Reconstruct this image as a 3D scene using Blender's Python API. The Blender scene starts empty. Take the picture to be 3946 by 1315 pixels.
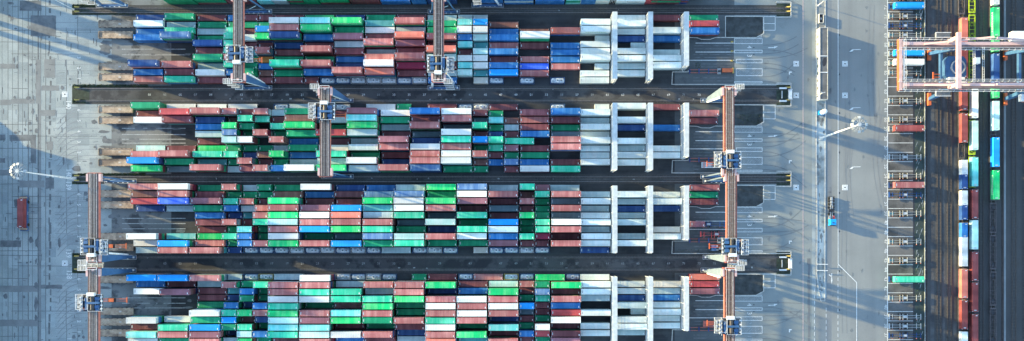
import bpy, bmesh, math, random
from mathutils import Vector, Matrix
rnd = random.Random(7)
PI = math.pi
S = 9.1            # photograph pixels per metre on the ground
H = 370.0          # drone height
NX, NY = 2021.0, 930.0
COL = bpy.context.scene.collection
def X(px): return (px - NX) / S
def Y(py): return (NY - py) / S
def VX(px, z): return (px - NX) / S * (H - z) / H
def VY(py, z): return (NY - py) / S * (H - z) / H

# ------------------------------------------------------------------ materials
MATS = {}
def newmat(name):
    m = bpy.data.materials.new(name); m.use_nodes = True
    nt = m.node_tree; nt.nodes.clear()
    out = nt.nodes.new('ShaderNodeOutputMaterial'); b = nt.nodes.new('ShaderNodeBsdfPrincipled')
    nt.links.new(b.outputs[0], out.inputs[0])
    return m, nt, b
def pos_noise(nt, sx, sy, sz, scale, detail=3, rough=.55, off=(0,0,0), obj=False):
    g = nt.nodes.new('ShaderNodeTexCoord') if obj else nt.nodes.new('ShaderNodeNewGeometry')
    mp = nt.nodes.new('ShaderNodeMapping'); mp.inputs['Scale'].default_value = (sx, sy, sz)
    mp.inputs['Location'].default_value = off
    n = nt.nodes.new('ShaderNodeTexNoise'); n.inputs['Scale'].default_value = scale
    n.inputs['Detail'].default_value = detail; n.inputs['Roughness'].default_value = rough
    nt.links.new(g.outputs['Object' if obj else 'Position'], mp.inputs[0]); nt.links.new(mp.outputs[0], n.inputs['Vector'])
    return n.outputs['Fac']
def ramp(nt, fac, a, b, va=0.0, vb=1.0):
    r = nt.nodes.new('ShaderNodeMapRange'); r.clamp = True
    r.inputs[1].default_value = a; r.inputs[2].default_value = b
    r.inputs[3].default_value = va; r.inputs[4].default_value = vb
    nt.links.new(fac, r.inputs[0]); return r.outputs[0]
def mix(nt, fac, c1, c2, mode='MIX'):
    m = nt.nodes.new('ShaderNodeMix'); m.data_type = 'RGBA'; m.blend_type = mode
    if isinstance(fac, (int, float)): m.inputs[0].default_value = fac
    else: nt.links.new(fac, m.inputs[0])
    for i, c in ((6, c1), (7, c2)):
        if isinstance(c, tuple): m.inputs[i].default_value = (*c[:3], 1)
        else: nt.links.new(c, m.inputs[i])
    return m.outputs[2]
def plain(name, col, rough=.6, metal=0.0, var=.25, scale=.8):
    if name in MATS: return MATS[name]
    m, nt, b = newmat(name)
    n = pos_noise(nt, 1, 1, 1, scale, 4)
    f = ramp(nt, n, .3, .7)
    d = tuple(c * (1 - var) for c in col); l = tuple(min(1, c * (1 + var * .6)) for c in col)
    nt.links.new(mix(nt, f, d, l), b.inputs['Base Color'])
    b.inputs['Roughness'].default_value = rough; b.inputs['Metallic'].default_value = metal
    MATS[name] = m; return m
def paint(name, col, fade, fadeamt=.5, rust=.25):
    """weathered container paint: bands of fading across the roof, grime and rust freckles"""
    m, nt, b = newmat(name)
    band = ramp(nt, pos_noise(nt, .55, .06, .2, 1.0, 3, .6), .42, .68, 0, fadeamt)
    c = mix(nt, band, col, fade)
    ob = nt.nodes.new('ShaderNodeObjectInfo')
    rr = ramp(nt, ob.outputs['Random'], 0, 1, 0.78, 1.12)
    vm = nt.nodes.new('ShaderNodeVectorMath'); vm.operation = 'SCALE'
    nt.links.new(c, vm.inputs[0]); nt.links.new(rr, vm.inputs['Scale'])
    cellv = ramp(nt, pos_noise(nt, .075, .36, .3, 1.0, 0, .5, (71, 3, 0)), .3, .7, .80, 1.14)
    v0 = nt.nodes.new('ShaderNodeVectorMath'); v0.operation = 'SCALE'
    nt.links.new(vm.outputs[0], v0.inputs[0]); nt.links.new(cellv, v0.inputs['Scale']); vm = v0
    dirt = ramp(nt, pos_noise(nt, 1, .5, 1, .9, 5, .7, (13, 4, 0)), .5, .8, 0, .4)
    c2 = mix(nt, dirt, vm.outputs[0], tuple(x * .35 + .02 for x in col))
    rs = ramp(nt, pos_noise(nt, 1.4, .5, 1, 1.3, 5, .75, (3, 44, 0)), .66, .72, 0, rust)
    c3 = mix(nt, rs, c2, (.16, .07, .035))
    fine = ramp(nt, pos_noise(nt, 3, 3, 3, 2.5, 3, .6), .3, .7, .9, 1.08)
    v2 = nt.nodes.new('ShaderNodeVectorMath'); v2.operation = 'SCALE'
    nt.links.new(c3, v2.inputs[0]); nt.links.new(fine, v2.inputs['Scale'])
    nt.links.new(v2.outputs[0], b.inputs['Base Color'])
    b.inputs['Roughness'].default_value = .55; b.inputs['Specular IOR Level'].default_value = .25
    MATS[name] = m; return m
PAINT = {  # letter: (material name, colour, faded colour, fade, rust, words)
 'G': ('green_paint', (.0, .25, .115), (.03, .38, .19), .6, .3, 'dark green'),
 'E': ('sunlit_green_paint', (.0, .50, .15), (.14, .64, .24), .8, .2, 'bright green'),  # same paint as the dark green, sunlit brightness put into the colour
 'K': ('mint_green_paint', (.02, .50, .29), (.16, .66, .46), .8, .35, 'mint green'),
 'I': ('pale_mint_paint', (.40, .66, .62), (.62, .76, .70), .6, .4, 'pale mint'),
 'A': ('aqua_paint', (.12, .56, .54), (.36, .70, .66), .7, .3, 'aqua'),
 'T': ('teal_paint', (.06, .30, .32), (.14, .42, .42), .5, .35, 'teal'),
 'M': ('maroon_paint', (.15, .042, .050), (.25, .085, .09), .8, .35, 'maroon'),
 'P': ('faded_red_paint', (.36, .115, .115), (.52, .24, .22), .9, .4, 'faded red'),
 'S': ('salmon_paint', (.56, .15, .11), (.60, .22, .17), .5, .2, 'salmon'),
 'R': ('red_paint', (.40, .06, .07), (.52, .08, .09), .5, .15, 'red'),
 'C': ('crimson_paint', (.22, .015, .050), (.27, .03, .07), .5, .1, 'crimson'),
 'U': ('mauve_paint', (.24, .095, .115), (.33, .14, .18), .6, .2, 'mauve'),
 'O': ('orange_paint', (.48, .19, .04), (.52, .25, .08), .5, .3, 'orange'),
 'H': ('brown_paint', (.16, .065, .055), (.24, .13, .11), .8, .6, 'rusty brown'),
 'N': ('navy_paint', (.014, .055, .19), (.05, .12, .28), .7, .3, 'navy'),
 'B': ('blue_paint', (.010, .14, .40), (.08, .26, .54), .8, .3, 'blue'),
 'L': ('azure_paint', (.0, .27, .80), (.02, .34, .85), .4, .1, 'azure blue'),
 'Q': ('royal_blue_paint', (.03, .11, .66), (.10, .22, .72), .7, .1, 'royal blue'),
 'V': ('periwinkle_paint', (.07, .16, .34), (.20, .32, .46), .8, .3, 'periwinkle blue'),
 'W': ('white_paint', (.80, .82, .79), (.84, .84, .80), .5, .12, 'white'),
 'Y': ('grey_paint', (.34, .45, .47), (.48, .57, .58), .7, .35, 'light grey'),
 'J': ('slate_paint', (.09, .15, .18), (.14, .21, .24), .6, .3, 'slate grey'),
 'Z': ('beige_paint', (.52, .49, .42), (.60, .57, .50), .6, .4, 'beige'),
}
PAINT['D'] = ('deep_red_paint', (.22, .042, .042), (.30, .085, .08), .7, .2, 'deep red')
def lift(c, k=1.17, a=.012): return tuple(min(.84, x*k + a) for x in c)
for k, v in PAINT.items():
    kk = 1.0 if k in 'W' else 1.17
    paint(v[0], lift(v[1], kk, .006 if k in 'GEKMN' else .012), lift(v[2], kk), v[3], v[4])
def pm(k): return MATS[PAINT[k][0]]
REEF = paint('reefer_white', (.67, .77, .75), (.82, .84, .80), .8, .15)
REEFG = paint('reefer_grey', (.46, .60, .61), (.60, .70, .69), .8, .25)
STEEL = plain('galvanised_steel', (.50, .52, .53), .5, .3)
WHITE = plain('white_steel', (.78, .79, .79), .5)
DARK = plain('dark_steel', (.035, .035, .04), .5)
GRATE = plain('steel_grating', (.14, .15, .16), .6, .2)
BLACKR = plain('rubber', (.02, .02, .02), .8)
RACKW = plain('rack_white', (.62, .66, .66), .6, 0, .18, .7)
CRBLUE = plain('crane_blue', (.05, .13, .27), .45, 0, .2, .5)
CRRED = plain('crane_red', (.55, .17, .13), .5, 0, .25, .6)
CRPINK = plain('crane_salmon', (.62, .42, .40), .5, 0, .15, .6)
CRORANGE = plain('spreader_orange', (.62, .14, .05), .5)
GIRD = plain('girder_dusty_brown', (.15, .10, .095), .75, 0, .45, .9)
GIRDD = GIRD; GIRDR = plain('girder_rust_red', (.25, .085, .06), .75, 0, .5, .9)
GIRDL = plain('girder_rail', (.52, .49, .47), .5, 0, .3, 1.3)
YEL = plain('yellow_paint', (.55, .40, .10), .5)
LIME = plain('lime_paint', (.42, .55, .02), .5, 0, .25)
RAILM = plain('rail_steel', (.30, .27, .25), .35, .6, .3)
RUSTM = plain('rusty_steel', (.085, .062, .055), .7, .1, .5)
WOOD = plain('sleeper_concrete', (.10, .094, .088), .85, 0, .4, 1.5)
TANKW = plain('tank_white', (.60, .67, .72), .35, .1, .15)
KERB = plain('kerb_concrete', (.50, .50, .48), .8, 0, .3, 1.2)
GLASS = plain('dark_glass', (.02, .03, .04), .08)
TAN = None

def ground_mat(name, a, b_, big, stain=(.05, .05, .055), st=(.62, .70), stamt=.6, fine=.12, rough=.85, sx=1, sy=1, streak=None):
    m, nt, b = newmat(name)
    f = ramp(nt, pos_noise(nt, sx, sy, 1, big, 5, .6), .32, .68)
    c = mix(nt, f, a, b_)
    s = ramp(nt, pos_noise(nt, 1, 1, 1, .11, 6, .62, (31, 7, 0)), st[0], st[1], 0, stamt)
    c = mix(nt, s, c, stain)
    if streak:
        k = ramp(nt, pos_noise(nt, streak[0], streak[1], 1, 1.0, 3, .5, (5, 9, 0)), .45, .7, 0, streak[2])
        c = mix(nt, k, c, streak[3])
    g = ramp(nt, pos_noise(nt, 1, 1, 1, 3.1, 4, .7), .3, .7, 1 - fine, 1 + fine)
    v = nt.nodes.new('ShaderNodeVectorMath'); v.operation = 'SCALE'
    nt.links.new(c, v.inputs[0]); nt.links.new(g, v.inputs['Scale'])
    nt.links.new(v.outputs[0], b.inputs['Base Color'])
    b.inputs['Roughness'].default_value = rough
    bp = nt.nodes.new('ShaderNodeBump'); bp.inputs['Strength'].default_value = .25; bp.inputs['Distance'].default_value = .03
    nt.links.new(pos_noise(nt, 1, 1, 1, 4.0, 4, .6), bp.inputs['Height']); nt.links.new(bp.outputs[0], b.inputs['Normal'])
    MATS[name] = m; return m
QUAY = ground_mat('quay_concrete', (.24, .275, .275), (.37, .40, .39), .09, (.13, .145, .155), (.58, .74), .6, .2)
YARD = ground_mat('yard_asphalt', (.024, .027, .032), (.048, .052, .057), .09, (.012, .014, .018), (.5, .6), .6, streak=(.03, .6, .5, (.065, .07, .075)))
APRON = ground_mat('apron_concrete', (.13, .145, .15), (.21, .22, .22), .08, (.03, .034, .04), (.50, .58), .85, streak=(.03, .5, .35, (.20, .205, .21)))
LANE = ground_mat('lane_asphalt', (.075, .088, .095), (.12, .132, .138), .06, (.03, .032, .036), (.58, .68), .5, streak=(.04, .5, .3, (.045, .05, .055)))
PLAZA = ground_mat('plaza_asphalt', (.185, .215, .22), (.255, .275, .27), .03, (.09, .10, .11), (.6, .75), .5, streak=(.03, .12, .3, (.22, .23, .23)))
ROAD = ground_mat('road_asphalt', (.20, .212, .212), (.275, .285, .278), .03, (.16, .165, .165), (.6, .75), .5, streak=(.25, .01, .45, (.18, .185, .19)))
SALT = ground_mat('salty_asphalt', (.09, .115, .125), (.46, .53, .55), .09, (.05, .055, .06), (.58, .66), .9, streak=(.5, .1, .5, (.42, .48, .50)))
SALT2 = ground_mat('pale_shoulder', (.19, .22, .23), (.33, .37, .38), .07, (.14, .16, .17), (.55, .7), .7)
STALL = ground_mat('stall_concrete', (.085, .083, .08), (.16, .155, .15), .10, (.035, .035, .035), (.50, .62), .75)
BALLAST = ground_mat('ballast', (.028, .031, .035), (.062, .064, .066), .12, (.02, .02, .022), (.5, .65), .5, .3, streak=(.02, .8, .5, (.085, .085, .085)))
BALLV = ground_mat('rail_ballast', (.040, .043, .048), (.082, .081, .081), .035, (.055, .048, .042), (.5, .65), .6, .3, streak=(.5, .02, .4, (.045, .045, .045)))
CORROAD = ground_mat('corridor_asphalt', (.040, .042, .047), (.10, .10, .102), .035, (.02, .022, .028), (.48, .56), .8)
PATCH = ground_mat('patch_asphalt', (.165, .175, .18), (.23, .24, .24), .2, (.11, .11, .12), (.6, .7), .5)
PATCHD = ground_mat('oil_stain', (.09, .10, .11), (.18, .19, .197), .3)
SEAM = plain('seam_tar', (.13, .14, .145), .8, 0, .4, .6)
MARK = plain('marking_white', (.74, .75, .73), .7, 0, .25, 1.5)
MARKP = plain('marking_worn_pink', (.55, .43, .40), .7, 0, .3, 1.5)
MARKF = plain('marking_faded', (.36, .38, .38), .8, 0, .4, 1.2)
GREENM = plain('green_mat', (.035, .05, .035), .9, 0, .5, .8)
VERGE = ground_mat('verge_gravel', (.025, .04, .038), (.05, .07, .065), .2, (.12, .13, .12), (.62, .66), .5)
GRASSM = plain('grass_green', (.055, .085, .03), .9, 0, .6, .5)

# ------------------------------------------------------------------ mesh building
class MB:
    def __init__(s): s.v = []; s.f = []; s.m = []; s.mats = []
    def mi(s, mat):
        if mat not in s.mats: s.mats.append(mat)
        return s.mats.index(mat)
    def add(s, vs, fs, mat):
        k = len(s.v); i = s.mi(mat); s.v += [tuple(v) for v in vs]
        for f in fs: s.f.append(tuple(k + q for q in f)); s.m.append(i)
    def box(s, x0, x1, y0, y1, z0, z1, mat, bottom=True):
        vs = [(x0,y0,z0),(x1,y0,z0),(x1,y1,z0),(x0,y1,z0),(x0,y0,z1),(x1,y0,z1),(x1,y1,z1),(x0,y1,z1)]
        fs = [(4,5,6,7),(0,1,5,4),(1,2,6,5),(2,3,7,6),(3,0,4,7)]
        if bottom: fs.append((3,2,1,0))
        s.add(vs, fs, mat)
    def quad(s, x0, x1, y0, y1, z, mat):
        s.add([(x0,y0,z),(x1,y0,z),(x1,y1,z),(x0,y1,z)], [(0,1,2,3)], mat)
    def bar(s, a, b, w, h, mat, up=(0,0,1)):
        a = Vector(a); b = Vector(b); d = (b - a).normalized(); up = Vector(up)
        if abs(d.dot(up)) > .98: up = Vector((1,0,0))
        sd = d.cross(up).normalized(); u = sd.cross(d).normalized()
        o = [sd*(-w/2)+u*(-h/2), sd*(w/2)+u*(-h/2), sd*(w/2)+u*(h/2), sd*(-w/2)+u*(h/2)]
        s.add([a+q for q in o] + [b+q for q in o], [(0,1,2,3),(7,6,5,4),(0,4,5,1),(1,5,6,2),(2,6,7,3),(3,7,4,0)], mat)
    def tube(s, a, b, r0, r1, mat, n=10):
        a = Vector(a); b = Vector(b); d = (b - a).normalized()
        up = Vector((0,0,1)) if abs(d.z) < .9 else Vector((1,0,0))
        sd = d.cross(up).normalized(); u = sd.cross(d).normalized()
        vs = []
        for c, r in ((a, r0), (b, r1)):
            for i in range(n):
                t = 2*PI*i/n; vs.append(c + sd*math.cos(t)*r + u*math.sin(t)*r)
        fs = [(i, (i+1) % n, n+(i+1) % n, n+i) for i in range(n)] + [tuple(range(n-1,-1,-1)), tuple(range(n, 2*n))]
        s.add(vs, fs, mat)
    def prism(s, pts, z0, z1, mat):
        n = len(pts); vs = [(x,y,z0) for x,y in pts] + [(x,y,z1) for x,y in pts]
        fs = [(i,(i+1)%n,n+(i+1)%n,n+i) for i in range(n)] + [tuple(range(n-1,-1,-1)), tuple(range(n,2*n))]
        s.add(vs, fs, mat)
    def poly(s, pts, z, mat):
        s.add([(x,y,z) for x,y in pts], [tuple(range(len(pts)))], mat)
    def line(s, x0, y0, x1, y1, w, z, mat):
        dx, dy = x1-x0, y1-y0; L = math.hypot(dx, dy) or 1; nx, ny = -dy/L*w/2, dx/L*w/2
        s.add([(x0+nx,y0+ny,z),(x0-nx,y0-ny,z),(x1-nx,y1-ny,z),(x1+nx,y1+ny,z)], [(0,1,2,3)], mat)
    def hexa(s, a, b, mat):   # two quads (each 4 pts, same winding) joined into a solid
        s.add(list(a)+list(b), [(0,1,2,3),(7,6,5,4),(0,4,5,1),(1,5,6,2),(2,6,7,3),(3,7,4,0)], mat)
    def merge(s, o, mx, remap=None):
        k = len(s.v); s.v += [tuple(mx @ Vector(v)) for v in o.v]
        idx = [s.mi(remap.get(m, m) if remap else m) for m in o.mats]
        for f, q in zip(o.f, o.m): s.f.append(tuple(k+i for i in f)); s.m.append(idx[q])
    def mesh(s, name):
        me = bpy.data.meshes.new(name); me.from_pydata(s.v, [], s.f)
        for m in s.mats: me.materials.append(m)
        me.polygons.foreach_set('material_index', s.m); me.update()
        bm = bmesh.new(); bm.from_mesh(me); bmesh.ops.recalc_face_normals(bm, faces=bm.faces); bm.to_mesh(me); bm.free()
        return me
    def build(s, name, parent=None, fixn=True):
        if fixn: me = s.mesh(name)
        else:
            me = bpy.data.meshes.new(name); me.from_pydata(s.v, [], s.f)
            for m in s.mats: me.materials.append(m)
            me.polygons.foreach_set('material_index', s.m); me.update()
        return link(name, me, parent)
def link(name, me, parent=None, loc=None, rz=0):
    o = bpy.data.objects.new(name, me); COL.objects.link(o)
    if parent: o.parent = parent
    if loc: o.location = loc
    if rz: o.rotation_euler = (0, 0, rz)
    return o
def tag(o, label, cat, group=None):
    o['label'] = label; o['category'] = cat
    if group: o['group'] = group
    return o
def thing(name, label, cat, loc=(0,0,0), rz=0, group=None):
    return tag(link(name, None, None, loc, rz), label, cat, group)
def structure(name, mb, fixn=False):
    o = mb.build(name, None, fixn); o['kind'] = 'structure'; return o
def copy_tree(o, loc, rz, label):
    c = o.copy(); COL.objects.link(c); c.location = loc; c.rotation_euler = (0,0,rz); c['label'] = label
    def rec(src, dst):
        for ch in src.children:
            d = ch.copy(); COL.objects.link(d); d.parent = dst; rec(ch, d)
    rec(o, c); return c
ORD = ['first','second','third','fourth','fifth','sixth','seventh','eighth','ninth','tenth','eleventh','twelfth','thirteenth','fourteenth','fifteenth','sixteenth','seventeenth','eighteenth','nineteenth','twentieth','twenty-first','twenty-second','twenty-third','twenty-fourth','twenty-fifth']

# text as flat mesh
_tc = {}
def text_mb(mb, txt, x, y, z, size, rz, mat, tilt=None, sx=1.0):
    key = txt
    if key not in _tc:
        cu = bpy.data.curves.new('t', 'FONT'); cu.body = txt; cu.size = 1; cu.align_x = 'CENTER'; cu.align_y = 'CENTER'
        cu.resolution_u = 2
        ob = bpy.data.objects.new('t', cu); COL.objects.link(ob)
        dg = bpy.context.evaluated_depsgraph_get(); me = bpy.data.meshes.new_from_object(ob.evaluated_get(dg))
        _tc[key] = ([v.co.copy() for v in me.vertices], [tuple(p.vertices) for p in me.polygons])
        bpy.data.objects.remove(ob); bpy.data.curves.remove(cu); bpy.data.meshes.remove(me)
    vs, fs = _tc[key]
    mx = Matrix.Translation((x,y,z)) @ Matrix.Rotation(rz, 4, 'Z')
    if tilt is not None: mx = mx @ Matrix.Rotation(tilt, 4, 'X')
    mx = mx @ Matrix.Scale(sx, 4, (1,0,0)) @ Matrix.Scale(size, 4)
    mb.add([mx @ v for v in vs], fs, mat)

# ------------------------------------------------------------------ ground
ROADTR = ground_mat('road_track', (.19,.195,.195), (.235,.24,.235), .3)
DARKTRACK = ground_mat('tyre_track', (.14,.16,.17), (.19,.205,.21), .3)
g = MB(); g.quad(X(-60), 3000, -3000, 3000, -.10, ROAD); g.box(X(-60), X(-60)+.01, -3000, 3000, -8, -.11, ROAD); structure('ground', g)
WATER = plain('harbour_water', (.02,.035,.04), .12, 0, .3, .2)
g = MB(); g.quad(-3000, X(-60), -3000, 3000, -3.2, WATER); structure('water', g)
def sheet(name, px0, px1, py0, py1, z, mat):
    m = MB(); m.quad(X(px0), X(px1), Y(py1), Y(py0), z, mat); return structure(name, m)
sheet('quay_pavement', -60, 512, -1200, 2600, 0.0, QUAY)
a = MB(); a.quad(X(380), X(640), Y(2600), Y(-1200), .012, APRON)
sheet('apron_pavement', 430, 700, -1200, 2600, .012, APRON)
sheet('yard_pavement', 660, 2600, -1200, 2600, .024, YARD)
sheet('transfer_pavement', 2600, 2830, -1200, 2600, .012, LANE)
sheet('plaza_pavement', 2830, 3140, -1200, 2600, .0, PLAZA)
sheet('road_pavement', 3140, 3420, -1200, 2600, .0, ROAD)
sheet('stall_pavement', 3420, 3522, -1200, 2600, .012, STALL)
sheet('verge_pavement', 3522, 3563, -1200, 2600, .010, VERGE)
sheet('rail_yard_ground', 3563, 5200, -1200, 2600, .006, BALLV)
# corridors between the blocks, rails
RT = {'Z': -275.0, 'A': 49.5, 'B': 390.0, 'C': 700.0, 'D': 1041.0}
RB = {'Z': 32.5, 'A': 342.0, 'B': 682.0, 'C': 991.0, 'D': 1333.0}
cor = MB(); cr = MB()
def corr(y0, y1, x0=278, x1=3046):
    cor.quad(X(x0), X(x1), Y(y1), Y(y0), .036, BALLAST)
corr(20, 58); corr(331, 402); corr(671, 709); corr(980, 1052); corr(1320, 1360)
structure('corridor_ballast', cor)
cr.quad(X(278), X(3020), Y(382), Y(351), .048, CORROAD); cr.quad(X(278), X(3020), Y(1032), Y(1000), .048, CORROAD)
PSTRIP = ground_mat('pale_ballast', (.06,.064,.066), (.12,.12,.118), .2, (.03,.03,.03), (.5,.6), .6, .3)
for y0_, y1_ in ((343.5,350),(383,388.5),(992.5,999),(1033,1039),(38,44),(688,694)):
    cr.quad(X(330), X(2990), Y(y1_), Y(y0_), .050, PSTRIP)
for k in range(150):
    x_ = rnd.uniform(300, 2980); y_ = rnd.choice((346, 386, 996, 1036, 41, 691)) + rnd.uniform(-2, 2)
    cr.quad(X(x_), X(x_)+rnd.uniform(.3,1.0), Y(y_), Y(y_)+rnd.uniform(.3,.7), .055 + k*.00005, MARKF if k % 3 == 0 else DARK)
structure('corridor_road', cr)
sl = MB(); rl = MB()
for y in (32.5, 49.5, 342, 390, 682, 700, 991, 1041, 1333):
    for k in range(485):
        x = X(300) + k*.62
        sl.box(x-.12, x+.12, Y(y)-.75, Y(y)+.75, .036, .085, WOOD, False)
    rl.box(X(292), X(3042), Y(y)-.10, Y(y)+.10, .085, .26, RAILM, False)
    rl.box(X(292), X(3042), Y(y)-.28, Y(y)-.20, .07, .12, RUSTM, False)
structure('corridor_sleepers', sl); structure('crane_rails', rl)
# transfer-lane end pavement seams and quay joints
q = MB()
for px, w, wd in ((8,.18,0),(31,.24,0),(48,.18,0),(70,.30,0),(87,.18,0),(109,.35,0),(125,.18,0),(157,.3,0)):
    q.quad(X(px)-w/2, X(px)+w/2, Y(1500), Y(-200), .006, SEAM)
q.quad(X(145), X(150), Y(1500), Y(-200), .012, SEAM)
q.quad(X(150.5), X(158), Y(1500), Y(280), .008, PATCH)
q.quad(X(175), X(177.5), Y(1500), Y(-200), .008, SEAM)
for i in range(46):
    y = -60 + i*31 + rnd.uniform(-3,3); x = rnd.uniform(186, 193)
    q.quad(X(x), X(x+rnd.uniform(5,9)), Y(y+rnd.uniform(16,33)), Y(y), .010, PATCHD if i % 3 else SEAM)
for px in (256, 300):
    yy = -20
    while yy < 1340:
        L = rnd.uniform(30, 90); dx = rnd.uniform(-1.5, 1.5)
        if rnd.random() < .6: q.line(X(px+dx), Y(yy), X(px+rnd.uniform(-1.5,1.5)), Y(yy+L), .22, .013, SEAM)
        yy += L
for py in (26, 72, 117, 162, 208, 341, 480, 525, 572, 710, 758, 800, 844, 879, 967, 984, 1025, 1073, 1199, 1240, 1297):
    x0 = rnd.choice((0, 0, 45, 140)); x1 = rnd.choice((110, 160, 240, 375))
    q.line(X(x0), Y(py), X(x1), Y(py+rnd.uniform(-2,2)), .22, .014, SEAM)
for yo in (0, 325, 650, 975):
    for i in range(11):
        t = (223, 283, 322, 378, 428, 487, 528, 587, 632, 692, 735)[i] if yo != 0 else (219, 277, 318, 383, 428, 497, 530, 585, 630, 690, 740)[i]
        q.quad(X(212), X(384), Y(yo + t/2.524 + .8), Y(yo + t/2.524 - .8), .015, MATS.get('track_wear') or ground_mat('track_wear', (.20,.215,.225), (.25,.26,.27), .3))
for k in range(260):
    px, py = rnd.uniform(0, 385), rnd.uniform(0, 1315); L = rnd.uniform(3, 26)
    if k % 3: q.line(X(px), Y(py), X(px+rnd.uniform(-2,2)), Y(py+L), rnd.uniform(.12,.4), .022+k*.00002, SEAM if k % 5 else PATCHD)
    else: q.line(X(px), Y(py), X(px+L), Y(py+rnd.uniform(-3,3)), rnd.uniform(.12,.35), .022+k*.00002, PATCHD)
# curved tyre tracks sweeping into the lanes
for yo in (650, 975, 325):
    for i in range(9):
        y0 = yo + 95 + i*23
        pts = [(222 + 95*t, y0 + 58*(1-t)**2.2) for t in [k/9 for k in range(10)]]
        for (ax, ay), (bx, by) in zip(pts, pts[1:]):
            q.line(X(ax), Y(ay), X(bx), Y(by), .28, .017, MATS['track_wear'])
PT = [(76,3,160,42,PATCHD),(118,60,216,140,PATCHD),(0,247,60,265,PATCH),(138,229,158,400,PATCH),(171,228,213,300,PATCH),(160,330,228,350,PATCH),
 (0,384,42,406,PATCH),(42,381,135,400,PATCH),(155,424,215,447,PATCH),(0,519,21,542,PATCHD),(37,520,118,543,PATCHD),(119,520,139,630,PATCHD),
 (180,546,204,578,PATCH),(0,610,20,628,PATCHD),(0,655,56,677,PATCH),(74,696,172,723,PATCH),(176,686,208,727,PATCHD),
 (0,927,82,953,PATCHD),(0,1101,146,1126,PATCH),(158,1098,240,1113,PATCHD),(0,1232,146,1258,PATCH)]
for i, (x0,y0,x1,y1,m) in enumerate(PT):
    pts = []
    for (ax, ay), (bx, by) in (((x0,y1),(x1,y1)),((x1,y1),(x1,y0)),((x1,y0),(x0,y0)),((x0,y0),(x0,y1))):
        n = max(2, int(math.hypot(bx-ax, by-ay)/7))
        for k in range(n): pts.append((X(ax+(bx-ax)*k/n+rnd.uniform(-.9,.9)), Y(ay+(by-ay)*k/n+rnd.uniform(-.9,.9))))
    q.poly(pts, .019 + i*.0004, m)
def blob(mb, px, py, rx, ry, z, mat, n=14):
    mb.poly([(X(px)+rx/S*math.cos(t)*rnd.uniform(.65,1.2), Y(py)+ry/S*math.sin(t)*rnd.uniform(.65,1.2)) for t in [2*PI*k/n for k in range(n)]], z, mat)
for i, (px, py, rx, ry) in enumerate([(40,12,12,5),(48,72,6,9),(112,105,8,8),(36,62,5,6),(60,110,5,4),(95,213,6,3),(55,232,4,14),(118,250,6,5),(67,256,5,10),(140,248,4,6),(142,282,4,10),
 (190,90,5,5),(240,338,8,9),(56,375,5,7),(110,378,10,8),(127,430,6,12),(116,475,7,8),(140,505,8,9),(97,500,4,6),(60,512,8,5),(118,503,6,4),(75,507,5,4),(108,566,5,9),(362,470,12,8),(365,567,5,5),(245,620,4,18),
 (296,650,18,16),(350,630,6,6),(62,782,9,16),(120,925,10,12),(143,935,8,22),(229,935,6,18),(193,865,6,8),(227,797,4,8),(330,748,8,9),(336,770,6,6),(70,920,8,5),(296,930,8,4),(104,1013,4,4),(118,1010,4,4),(140,1005,3,10),
 (139,1100,9,12),(138,1170,7,30),(139,1225,7,14),(20,1142,8,12),(92,1144,6,6),(285,1298,7,10),(305,1295,5,5),(322,1300,6,6),(285,968,4,7),(410,165,22,10),(405,182,26,14),(408,200,24,14),(440,218,28,8),(455,182,8,6),(420,240,12,5),(450,240,14,6),(270,305,5,4),
 (455,508,9,7),(400,508,22,6),(457,548,9,7),(425,545,30,9),(412,566,30,5),(405,540,10,14),(430,835,12,9),(455,832,10,6),(450,873,12,8),(405,868,8,6),(400,1110,34,6),(450,1125,14,6),(430,1150,10,5),(465,1095,20,9),(352,740,9,7)]):
    blob(q, px, py, rx, ry, .032 + i*.0003, PATCHD)
structure('quay_joints_and_patches', q)
sb = MB()
TONES = [ground_mat('slab_%s' % n, c, tuple(x*1.22 for x in c), .25, tuple(x*.6 for x in c), (.56,.7), .5, .2) for n, c in (('pale',(.30,.335,.335)),('mid',(.26,.295,.295)),('dull',(.225,.257,.262)))]
xs = [0, 31, 70, 109, 148, 176, 216, 256, 300, 345, 388]
zz = .0021
for a_, b_ in zip(xs, xs[1:]):
    y = -30
    while y < 1340:
        h = rnd.choice((40, 46, 46, 92))
        if rnd.random() < .42: sb.quad(X(a_)+.05, X(b_)-.05, Y(y+h)+.05, Y(y)-.05, zz + rnd.random()*.0015, rnd.choice(TONES))
        y += h
structure('quay_slabs', sb)
# yard floor marks
y_ = MB()
for top in (49.5, 390, 700, 1041):
    o = {49.5:(190,212), 390:(495,519,537,552), 700:(842,862,882), 1041:(1148,1169,1187)}[top]
    for py in o: y_.quad(X(470), X(715), Y(py+1.6), Y(py-1.6), .040, MARKF)
    for k in range(7):
        blob(y_, rnd.uniform(500, 735), rnd.uniform(o[0]-8, o[-1]+14), rnd.uniform(6,22), rnd.uniform(4,9), .043+k*.0005, PATCHD)
structure('yard_floor_marks', y_)

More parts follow.
